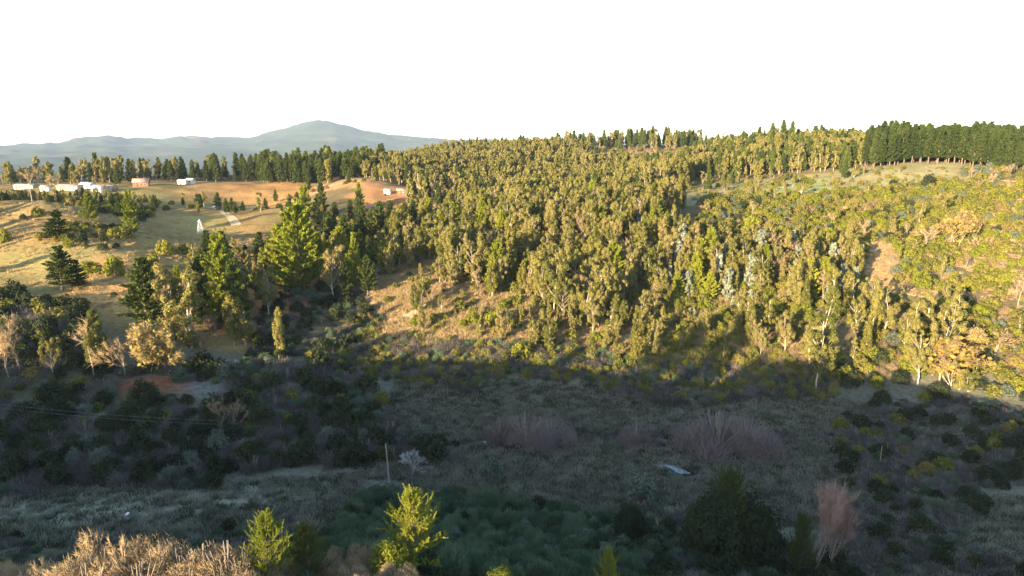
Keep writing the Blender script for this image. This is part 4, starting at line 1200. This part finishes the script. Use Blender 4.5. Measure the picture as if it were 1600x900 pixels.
ORD = ['first', 'second', 'third', 'fourth', 'fifth', 'sixth', 'seventh', 'eighth', 'ninth', 'tenth', 'eleventh', 'twelfth']
whole = {}
for i in solo:
    if ITEMS[i]['group'] and inview[i]:
        whole.setdefault((ITEMS[i]['label'], ITEMS[i]['group']), []).append(i)
cut = {(ITEMS[i]['label'], ITEMS[i]['group']) for ix in rest.values() for i in ix if inview[i]}
for key, ix in whole.items():
    if key in cut or len(ix) < 2 or len(ix) > 96:
        continue
    ix = sorted(ix, key=lambda i: -ppy[i])
    nr = max(1, math.ceil(len(ix) / 12)); per = math.ceil(len(ix) / nr)
    for r_ in range(nr):
        row = sorted(ix[r_ * per:(r_ + 1) * per], key=lambda i: ppx[i])
        for k_, i in enumerate(row):
            where = ORD[k_] + ' from the left' if len(row) > 1 else ''
            if nr > 1:
                where = ORD[r_] + ' row up, ' + where
            new = (key[0] + ', ' + where).strip(', ')
            if len(new.split()) > 16:
                new = key[0] + ', ' + (ORD[r_] + ' row up, ' if nr > 1 else '') + ORD[k_] + ' across'
            if len(new.split()) <= 16:
                ITEMS[i]['label'] = new
SHOWN = {}
for i in solo:
    d = ITEMS[i]; e = PR[d['p']][d['v']]
    nm, cat = NAMES[d['p']]
    s = d['h'] / e['h']
    sc3 = (s * d['sx'], s * d['sx'], s)
    parted = 'trunk' in e and size[i] > 30 and d['y'] > 0
    if parted:
        o = link(nm, None)
        t = link('trunk', e['trunk'], o); c = link('crown' if 'thicket' not in nm else 'twigs', e['crown'], o)
    else:
        o = link(nm, e['all'])
        SHOWN.setdefault((d['p'], d['v']), o)
    o.location = (d['x'], d['y'], d['z']); o.rotation_euler = (0, 0, d['rot']); o.scale = sc3
    tag(o, d['label'], cat, d['group'])


def stuff(name, label, cat, pts, rots, scl, var, protos):
    me = bpy.data.meshes.new(name)
    n = len(pts)
    me.vertices.add(n); me.vertices.foreach_set('co', np.asarray(pts, float).ravel())
    for an, ty, key, arr in (('rz', 'FLOAT_VECTOR', 'vector', np.stack([0 * rots, 0 * rots, rots], 1)), ('sz', 'FLOAT', 'value', scl), ('vi', 'INT', 'value', var)):
        a = me.attributes.new(an, ty, 'POINT'); a.data.foreach_set(key, np.asarray(arr).ravel().astype(np.int32 if ty == 'INT' else np.float32))
    o = link(name, me)
    tag(o, label, cat, None, 'stuff')
    ng = bpy.data.node_groups.new(name, 'GeometryNodeTree')
    ng.interface.new_socket('Geometry', in_out='INPUT', socket_type='NodeSocketGeometry')
    ng.interface.new_socket('Geometry', in_out='OUTPUT', socket_type='NodeSocketGeometry')
    gi = ng.nodes.new('NodeGroupInput'); go = ng.nodes.new('NodeGroupOutput')
    jn = ng.nodes.new('GeometryNodeJoinGeometry')

    def attr(nm, ty):
        a = ng.nodes.new('GeometryNodeInputNamedAttribute'); a.data_type = ty; a.inputs['Name'].default_value = nm
        return a.outputs['Attribute']
    rz = attr('rz', 'FLOAT_VECTOR'); sz = attr('sz', 'FLOAT'); vi = attr('vi', 'INT')
    for k, pm in enumerate(protos):
        cm = ng.nodes.new('FunctionNodeCompare'); cm.data_type = 'INT'; cm.operation = 'EQUAL'
        ng.links.new(vi, cm.inputs[2]); cm.inputs[3].default_value = k
        ob = ng.nodes.new('GeometryNodeObjectInfo'); ob.inputs['Object'].default_value = pm; ob.inputs['As Instance'].default_value = True
        ip = ng.nodes.new('GeometryNodeInstanceOnPoints')
        ng.links.new(gi.outputs[0], ip.inputs['Points']); ng.links.new(cm.outputs[0], ip.inputs['Selection'])
        ng.links.new(ob.outputs['Geometry'], ip.inputs['Instance'])
        ng.links.new(rz, ip.inputs['Rotation']); ng.links.new(sz, ip.inputs['Scale'])
        ng.links.new(ip.outputs[0], jn.inputs[0])
    ng.links.new(jn.outputs[0], go.inputs[0])
    md = o.modifiers.new('instances', 'NODES'); md.node_group = ng
    return o


def proto_obj(p, v):
    """an object whose mesh carries the shape: one that already stands in the scene, else a plant of the rest"""
    return SHOWN.get((p, v))


STUFF_LABEL = {'eucalyptus_tree': 'the remaining eucalyptus wood reading as one olive mass', 'pine_tree': 'the remaining pine wood reading as one dark mass',
               'broom_bush': 'the remaining broom covering the shaded slopes', 'bare_thicket': 'the remaining grey leafless scrub of the shaded valley'}
for nm, ix in rest.items():
    if not ix:
        continue
    combos = sorted({(ITEMS[i]['p'], ITEMS[i]['v']) for i in ix})
    # shapes that no standing single-mesh plant shows yet: plant one of the rest on its own
    for c in list(combos):
        if c not in SHOWN:
            i = next(i for i in ix if (ITEMS[i]['p'], ITEMS[i]['v']) == c)
            ix.remove(i)
            d = ITEMS[i]; e = PR[c[0]][c[1]]
            o = link(nm, e['all']); o.location = (d['x'], d['y'], d['z']); o.rotation_euler = (0, 0, d['rot']); s = d['h'] / e['h']; o.scale = (s, s, s)
            tag(o, d['label'], NAMES[c[0]][1], d['group']); SHOWN[c] = o
    if not ix:
        continue
    idx = {c: k for k, c in enumerate(combos)}
    D = [ITEMS[i] for i in ix]
    stuff('far_' + nm + '_cover', STUFF_LABEL.get(nm, 'the remaining ' + nm.replace('_', ' ') + ' cover that nobody could count'), NAMES[D[0]['p']][1],
          [(d['x'], d['y'], d['z']) for d in D], np.array([d['rot'] for d in D]), np.array([d['h'] / PR[d['p']][d['v']]['h'] for d in D]),
          np.array([idx[(d['p'], d['v'])] for d in D]), [SHOWN[c] for c in combos])


# ------------------------------------------------------------------ grass
PUDDLES = ([(745, 694), (752, 699), (762, 699), (767, 694), (760, 691)], [(785, 694), (789, 700), (802, 703), (815, 701), (813, 695), (800, 692)],
           [(1034, 729), (1047, 735), (1060, 742), (1074, 744), (1084, 742), (1068, 737), (1050, 732)])
WET = np.concatenate([np.array([at(*c) for c in p])[:, :2] for p in PUDDLES] + [np.array([at(*np.mean(p, axis=0))])[:, :2] for p in PUDDLES])


def grass_cover(name, label, proto, regions, n, hs):
    P = []
    for poly, cnt in regions:
        pp = np.array(poly, float); Y0, Y1 = pp[:, 1].min(), pp[:, 1].max()
        got = 0
        while got < cnt:
            Y = rng.uniform(Y0, Y1, cnt * 2); c = rng.uniform(pp[:, 0].min(), pp[:, 0].max(), cnt * 2)
            X = (c - 800) / FPX * Y
            k = in_poly(c, Y, poly) & (rng.random(len(Y)) < Y / Y1) & (fbm(X / 6, Y / 6, 1, 2) > .22)
            X = X[k][:cnt - got]; Y = Y[k][:cnt - got]; got += len(X)
            P.append(np.stack([X, Y, hgt(X, Y)], 1))
            if len(X) == 0:
                break
    P = np.concatenate(P)
    pq, _, _ = project(P[:, 0], P[:, 1], P[:, 2])
    P = P[~(in_poly(pq, P[:, 1], CLEARED[1]) & (rng.random(len(P)) < .7))]
    P = P[np.sqrt(((P[:, None, :2] - WET[None]) ** 2).sum(-1)).min(1) > 1.7]
    # the first tufts stand as they are and lend their shape to the rest
    protos = []
    nb = len(PR[proto])
    pr = []
    for v in range(nb):
        b = PR[proto][v]['all']
        o = link(name + '_tuft', b); o.location = P[v]; tag(o, label, 'grass', None, 'stuff'); pr.append(o)
    P = P[nb:]
    s = rng.uniform(*hs, len(P))
    stuff(name, label, 'grass', P, rng.random(len(P)) * 6.28, s, rng.integers(0, nb, len(P)), pr)


grass_cover('valley_grass', 'grey-green tussock grass over the shaded valley floor', 'tuft',
            [([(560, 112), (1560, 100), (1560, 150), (1300, 165), (620, 172), (560, 130)], 22000),
             ([(-150, 86), (500, 92), (560, 125), (300, 118), (-150, 110)], 3500), ([(1300, 66), (1750, 70), (1750, 112), (1350, 110)], 3000)], 0, (.5, 1.9))
grass_cover('slope_straw', 'dry straw-coloured grass on the sunlit slopes', 'straw',
            [([(560, 184), (1020, 182), (1000, 215), (700, 228), (680, 250), (600, 245)], 7000), ([(1000, 178), (1290, 174), (1260, 222), (1000, 215)], 3000), ([(1150, 215), (1700, 205), (1700, 340), (1150, 350)], 6000),
             ([(-100, 185), (400, 185), (480, 300), (-100, 320)], 1600)], 0, (.5, 1.3))


# ------------------------------------------------------------------ farm, huts, tower, posts
M['white_wall'] = flat_mat('white_wall', (.66, .65, .62), (.48, .46, .43), .6)
M['cream_wall'] = flat_mat('cream_wall', (.46, .36, .26), (.34, .25, .18), .6)
M['brown_wall'] = flat_mat('brown_board', (.22, .12, .07), (.12, .07, .045), 1.5)
M['zinc'] = flat_mat('zinc_roof', (.34, .34, .34), (.24, .22, .21), .5, .6, .3)
M['rust_roof'] = flat_mat('rusty_roof', (.36, .24, .19), (.24, .15, .12), .6)
M['glass_dark'] = flat_mat('window_glass', (.05, .055, .06), (.03, .03, .035), 1, .15)
M['door'] = flat_mat('door_board', (.24, .13, .07))
M['white_steel'] = flat_mat('white_steel', (.55, .58, .60), (.45, .47, .48), 2, .5)
M['pole_wood'] = flat_mat('weathered_pole', (.34, .30, .25), (.2, .17, .14), 2.5, bump=.4)
M['cable'] = flat_mat('cable', (.30, .30, .30), (.22, .22, .22), 1, .6)
M['plastic'] = flat_mat('white_plastic', (.8, .8, .8), (.68, .68, .68), 3, .35)
M['car_paint'] = flat_mat('white_paint', (.8, .8, .79), (.75, .75, .74), 1, .25)
M['rubber'] = flat_mat('rubber', (.02, .02, .02))
M['track'] = flat_mat('dirt_track', (.47, .33, .18), (.36, .24, .12), .35, bump=.3)


def building(name, label, px, py, L, Dp, H, rot, wall, roof, rise=.9, doors=1, wins=3, cat='house', chimney=False):
    g = at(px, py)
    root = link(name, None); root.location = (g[0], g[1], g[2]); root.rotation_euler = (0, 0, R(rot))
    tag(root, label, cat)
    b = Buf(); h = L / 2; q = Dp / 2
    V = [(-h, -q, -1), (h, -q, -1), (h, q, -1), (-h, q, -1), (-h, -q, H), (h, -q, H), (h, q, H), (-h, q, H), (-h, 0, H + rise), (h, 0, H + rise)]
    b.add(V, [(0, 1, 5, 4), (2, 3, 7, 6)]); b.add(V, [(1, 2, 6, 9, 5), (3, 0, 4, 8, 7)])
    link('wall', b.mesh('wall', [wall]), root)
    r = Buf(); e = .45; t = .12; sl_ = rise / q
    for s in (-1, 1):
        y0 = s * (q + e); z0 = H - e * sl_
        P = [(-h - e, y0, z0), (h + e, y0, z0), (h + e, 0, H + rise), (-h - e, 0, H + rise)]
        V = P + [(x, y, z + t) for x, y, z in P]
        F = [(0, 1, 2, 3), (4, 5, 6, 7), (0, 1, 5, 4), (1, 2, 6, 5), (3, 0, 4, 7)]
        r.add([(x, y, z + .02) for x, y, z in V], F)
    n = int(L / .9)
    for i in range(n + 1):                                  # ribs of the sheet roof
        x = -h - e + i * (L + 2 * e - .06) / n
        for s in (-1, 1):
            y0 = s * (q + e)
            P = [(x, y0, H - e * sl_ + t + .02), (x + .06, y0, H - e * sl_ + t + .02), (x + .06, 0, H + rise + t + .02), (x, 0, H + rise + t + .02)]
            r.add(P + [(a, c, z + .04) for a, c, z in P], [(4, 5, 6, 7), (0, 1, 5, 4), (1, 2, 6, 5), (3, 0, 4, 7)])
    ro = link('roof', r.mesh('roof', [roof]), root)
    if chimney:
        c = Buf(); box(c, h * .4, h * .4 + .5, -.25, .25, H + rise - .3, H + rise + .9)
        box(c, h * .4 - .06, h * .4 + .56, -.31, .31, H + rise + .9, H + rise + 1.0)
        link('chimney', c.mesh('chimney', [M['brown_wall']]), ro)
    slots = np.linspace(-h, h, doors + wins + 2)[1:-1]
    for i, x in enumerate(slots):
        if i < doors:
            b = Buf(); box(b, x - .45, x + .45, -q - .05, -q + .05, 0, 2.0)
            dd = link('door', b.mesh('door', [M['door']]), root)
            b = Buf(); box(b, x + .28, x + .36, -q - .1, -q - .05, .95, 1.05); link('handle', b.mesh('handle', [M['zinc']]), dd)
        else:
            b = Buf(); box(b, x - .55, x + .55, -q - .03, -q + .05, 1.0, 1.95)
            wv = link('window', b.mesh('window', [M['glass_dark']]), root)
            b = Buf()
            for a0, a1, c0, c1 in ((-.62, -.55, .93, 2.02), (.55, .62, .93, 2.02), (-.55, .55, .93, 1.0), (-.55, .55, 1.95, 2.02), (-.03, .03, 1.0, 1.95)):
                box(b, x + a0, x + a1, -q - .06, -q + .02, c0, c1)
            link('frame', b.mesh('frame', [M['white_wall']]), wv)
    return root


building('farm_shed', 'long low grey-roofed shed at the row of farm buildings', 42, 295, 13, 6, 2.4, -4, M['cream_wall'], M['zinc'], .7, 2, 4, 'shed')
building('farm_house', 'small whitewashed house between long sheds of the farm', 72, 298, 4.5, 4, 2.3, 8, M['white_wall'], M['zinc'], .8, 1, 1)
building('farm_shed', 'pale pink-roofed shed in the middle of the farm row', 110, 297, 13, 6, 2.5, -3, M['cream_wall'], M['rust_roof'], .8, 1, 3, 'shed')
building('farm_house', 'white house with bright white roof above the grass', 137, 294, 7, 5, 2.6, -6, M['white_wall'], M['white_wall'], .9, 1, 1)
building('farm_house', 'white house with grey roof at the end of the farm row', 156, 299, 6.5, 6, 2.9, -10, M['white_wall'], M['zinc'], .8, 1, 1)
building('farm_annexe', 'cream annexe built against the grey-roofed white house', 172, 298, 5.5, 5, 2.6, -10, M['cream_wall'], M['zinc'], .7, 1, 0)
building('farm_hut', 'tiny open hut just past the cream annexe', 180, 299, 2.4, 2.4, 1.9, -10, M['brown_wall'], M['rust_roof'], .4, 1, 0, 'hut')
building('farm_house', 'dark house with rusty roof half hidden under trees', 221, 291, 9, 7, 2.8, 20, M['brown_wall'], M['rust_roof'], 2.0, 1, 2, chimney=True)
building('field_house', 'small white house alone at the edge of the brown field', 286, 288, 5, 4, 2.4, 0, M['white_wall'], M['white_wall'], .8, 1, 1)
building('field_house', 'white hut touching the small white house by the field', 298, 287, 4.5, 4, 2.6, -14, M['white_wall'], M['white_wall'], .9, 1, 1)
building('clearing_hut', 'small pale hut under trees at the top of the clearing', 606, 303, 3.6, 3, 2.2, -10, M['white_wall'], M['zinc'], .6, 1, 1, 'hut')
building('clearing_shed', 'dark open-fronted shed with rusty roof above the clearing', 628, 304, 5.5, 4, 2.4, 10, M['brown_wall'], M['rust_roof'], .8, 1, 1, 'shed')
building('clearing_hut', 'white hut end beside the dark shed above the clearing', 637, 304, 2.8, 3, 2.6, -20, M['white_wall'], M['zinc'], .6, 1, 0, 'hut')


def lattice_tower(px, py, H, w0, label):
    g = at(px, py)
    root = link('lattice_tower', None); root.location = g; root.rotation_euler = (0, 0, R(12)); tag(root, label, 'tower')
    lv = 4
    cor = [(-1, -1), (1, -1), (1, 1), (-1, 1)]

    def P(c, f):
        ww = w0 / 2 * (1 - .72 * f)
        return np.array([c[0] * ww, c[1] * ww, H * f])
    for c in cor:
        b = Buf(); tube(b, [P(c, 0) - np.array([0, 0, .4]), P(c, .5), P(c, 1)], .06, 5); link('leg', b.mesh('leg', [M['white_steel']]), root)
    for k in range(lv):
        f0, f1 = k / lv, (k + 1) / lv
        for i in range(4):
            a, c = cor[i], cor[(i + 1) % 4]
            b = Buf(); tube(b, [P(a, f0), P(c, f1)], .03, 4); tube(b, [P(c, f0), P(a, f1)], .03, 4); tube(b, [P(a, f1), P(c, f1)], .035, 4)
            link('brace', b.mesh('brace', [M['white_steel']]), root)
    b = Buf()
    box(b, -.75, .75, -.75, .75, H, H + .1)
    tube(b, [(0, 0, H), (0, 0, H + .9)], [.5, .12], 8)
    link('platform', b.mesh('platform', [M['white_steel']]), root)


lattice_tower(313.5, 366, 5.8, 2.7, 'white lattice steel tower standing on the grassy rise')


def post(name, label, px, py, H, r, lean=0.0, mat='pole_wood', arm=False, cat='pole'):
    g = at(px, py)
    root = link(name, None); root.location = g; root.rotation_euler = (0, R(lean), rng.random() * .0); tag(root, label, cat)
    b = Buf(); tube(b, [(0, 0, -.6), (.01, 0, H * .5), (0, 0, H)], [r * 1.15, r, r * .8], 8)
    link('shaft', b.mesh('shaft', [M[mat]], True), root)
    b = Buf(); tube(b, [(0, 0, H), (0, 0, H + r * .5)], [r * .85, r * .3], 8); link('cap', b.mesh('cap', [M['zinc']]), root)
    if arm:
        b = Buf(); box(b, -.8, .8, -.06, .06, H - .7, H - .55); link('crossarm', b.mesh('crossarm', [M[mat]]), root)
    return root


post('wooden_pole', 'tall bare wooden pole leaning slightly beside the whitish dead tree', 608, 756, 8.0, .13, -2.5)
post('wooden_pole', 'thin leaning pole beside the track in the shaded thicket', 237, 802, 3.0, .05, -12)
post('wooden_pole', 'short pale post in the shaded scrub below the hill', 1318, 718, 2.6, .07, 1)
post('wooden_pole', 'longer pale post near the short one in the shaded scrub', 1374, 728, 4.2, .06, 1)
post('utility_pole', 'pale utility pole in front of the farm tree row', 51, 320, 9, .13, -2, arm=True)
post('skyline_post', 'pale post pair member on the skyline, the nearer to the hillock', 1118, 232, 7.0, .16, 0, 'white_steel')
post('skyline_post', 'pale post pair member on the skyline, farther from the hillock', 1124, 232, 7.0, .16, 0, 'white_steel')


def cable(label, a, b, sag):
    A = np.array(a); B = np.array(b)
    t = np.linspace(0, 1, 24)[:, None]
    P = A + (B - A) * t; P[:, 2] -= 4 * sag * (t * (1 - t))[:, 0]
    bf = Buf(); tube(bf, P, .014, 4)
    tag(link('power_cable', bf.mesh('power_cable', [M['cable']], True)), label, 'cable')


gA = at(-60, 668); gB = at(345, 700)
for k, (lb, dz) in enumerate((('upper of two thin cables crossing the shaded thickets', 6.0), ('lower of two thin cables crossing the shaded thickets', 5.2))):
    cable(lb, (gA[0], gA[1], gA[2] + dz), (gB[0], gB[1], gB[2] + dz - .4), .7)
for g_, lb in ((gA, 'wooden pole carrying the two cables, outside the picture edge'), (gB, 'wooden pole carrying the two cables, hidden in dark thickets')):
    p_, q_, _ = project(np.array([g_[0]]), np.array([g_[1]]), np.array([g_[2]]))
    post('cable_pole', lb, float(p_[0]), float(q_[0]), 6.2, .05, 0, 'bark')


def drum(label, px, py, s, tip):
    g = at(px, py)
    root = link('water_drum', None); root.location = (g[0], g[1], g[2] + .3 * s); root.rotation_euler = (R(tip), R(10), 0); tag(root, label, 'drum')
    b = Buf()
    z = np.array([-.5, -.5, -.45, -.2, -.17, .17, .2, .45, .5]) * s * 1.3
    r = np.array([.02, .36, .4, .4, .42, .42, .4, .4, .36]) * s
    tube(b, np.stack([0 * z, 0 * z, z + np.arange(9) * 1e-4], 1), r, 14); link('barrel', b.mesh('barrel', [M['plastic']], True), root)
    b = Buf(); tube(b, [(0, 0, .655 * s), (0, 0, .72 * s)], [.2 * s, .18 * s], 12); link('lid', b.mesh('lid', [M['plastic']]), root)


drum('small white plastic drum on the grass near the dead tree', 695, 710, .8, 10)
drum('white plastic drum lying by the shaded track', 199, 806, .6, 80)


def car(label, px, py, rot):
    g = at(px, py)
    root = link('parked_car', None); root.location = g; root.rotation_euler = (0, 0, R(rot)); tag(root, label, 'car')
    prof = [(-2.1, .35), (-2.1, .85), (-1.95, .98), (-1.0, 1.02), (-.55, 1.5), (1.1, 1.52), (1.75, 1.02), (2.05, .95), (2.12, .6), (2.1, .35)]
    b = Buf(); n = len(prof)
    inset = [0, 0, 0, 0, .12, .12, 0, 0, 0, 0]
    V = [(x, -.85 + i_, z + .1) for (x, z), i_ in zip(prof, inset)] + [(x, .85 - i_, z + .1) for (x, z), i_ in zip(prof, inset)]
    b.add(V, [(i, i + n, (i + 1) % n + n, (i + 1) % n) for i in range(n)])
    b.add(V, [tuple(range(n))]); b.add(V, [tuple(range(2 * n - 1, n - 1, -1))])
    link('body', b.mesh('body', [M['car_paint']]), root)
    for s in (-1, 1):
        b = Buf(); y = s * .83
        b.add([(-.85, y, 1.16), (1.45, y, 1.16), (1.05, y - s * .07, 1.54), (-.5, y - s * .07, 1.54)], [(0, 1, 2, 3)])
        b.add([(-.85, y - s * .03, 1.16), (1.45, y - s * .03, 1.16), (1.05, y - s * .1, 1.54), (-.5, y - s * .1, 1.54)], [(3, 2, 1, 0)])
        link('side_window', b.mesh('side_window', [M['glass_dark']]), root)
        for x in (-1.3, 1.3):
            b = Buf(); tube(b, [(x, s * .72, .32), (x, s * .73, .32), (x, s * .9, .32)], [.02, .33, .33], 14)
            wv = link('wheel', b.mesh('wheel', [M['rubber']]), root)
            b = Buf(); tube(b, [(x, s * .88, .32), (x, s * .92, .32)], [.19, .17], 10); link('rim', b.mesh('rim', [M['zinc']]), wv)
        b = Buf(); box(b, -2.15, -2.09, s * .62 - .15, s * .62 + .15, .8, .95); link('headlight', b.mesh('headlight', [M['white_steel']]), root)
    b = Buf(); b.add([(-1.03, -.7, 1.15), (-1.03, .7, 1.15), (-.6, .66, 1.57), (-.6, -.66, 1.57)], [(0, 1, 2, 3)]); link('windscreen', b.mesh('windscreen', [M['glass_dark']]), root)


car('white car parked where the dirt track tops the rise', 339, 325, 25)


def ribbon(name, pts, wid, mat, lift):
    C_ = np.array([at(*p)[:2] for p in pts])
    s = np.linspace(0, len(C_) - 1, 40)
    X = np.interp(s, np.arange(len(C_)), C_[:, 0]); Y = np.interp(s, np.arange(len(C_)), C_[:, 1])
    d = unit(np.gradient(np.stack([X, Y], 1), axis=0)); nn = np.stack([-d[:, 1], d[:, 0]], 1)
    cols = []
    for k in np.linspace(-1, 1, 5):
        q = np.stack([X, Y], 1) + nn * wid * .5 * k * (1 + .15 * np.sin(s * 2.1 + k))[:, None]
        cols.append(np.column_stack([q, hgt(q[:, 0], q[:, 1]) + lift]))
    V = np.stack(cols, 1).reshape(-1, 3)
    F = [(i * 5 + j, i * 5 + j + 1, (i + 1) * 5 + j + 1, (i + 1) * 5 + j) for i in range(39) for j in range(4)]
    b = Buf(); b.add(V, F)
    tag(link(name, b.mesh(name, [mat], True)), kind='structure')


ribbon('dirt_track', [(322, 323), (340, 326), (352, 333), (362, 342), (370, 352)], 4.2, M['track'], .12)
M['red_track'] = flat_mat('red_track', (.38, .19, .09), (.28, .13, .06), .4)
ribbon('red_path', [(570, 325), (595, 317), (615, 311), (637, 305)], 2.6, M['red_track'], .12)

# puddles
wm, wnt, wout = new_mat('still_water')
wp = wnt.nodes.new('ShaderNodeBsdfPrincipled'); wp.inputs['Base Color'].default_value = (.02, .03, .035, 1); wp.inputs['Roughness'].default_value = .04
wnt.links.new(wp.outputs[0], wout.inputs[0])
for pxs in PUDDLES:
    q = np.array([at(a, b_) for a, b_ in pxs])
    b = Buf(); c = q.mean(0)
    z = q[:, 2].mean() + .22
    K = 4
    ring = []
    n = len(q)
    for i in range(n):
        for k in range(K):
            f = k / K
            p = q[i] * (1 - f) + q[(i + 1) % n] * f
            ring.append((p[0] + rng.normal(0, .08), p[1] + rng.normal(0, .12), z))
    b.add(ring + [(c[0], c[1], z)], [(i, (i + 1) % len(ring), len(ring)) for i in range(len(ring))])
    tag(link('water', b.mesh('water', [wm])), kind='structure')

# ------------------------------------------------------------------ haze
hm, hnt, hout = new_mat('haze')
pv = hnt.nodes.new('ShaderNodeVolumePrincipled')
pv.inputs['Color'].default_value = (.54, .66, .94, 1)
pv.inputs['Density'].default_value = 0.000036
pv.inputs['Anisotropy'].default_value = 0.0
hnt.links.new(pv.outputs[0], hout.inputs['Volume'])
b = Buf(); box(b, -21000, 21000, -21000, 22000, float(GZ.min()) - 60, 700)
tag(link('haze', b.mesh('haze', [hm])), kind='stuff')
print('ITEMS', len(ITEMS), 'solo', len(solo), {k: len(v) for k, v in rest.items()})
print('tris', sum(sum(len(p.vertices) - 2 for p in m.polygons) for m in bpy.data.meshes if len(m.polygons) < 60000))
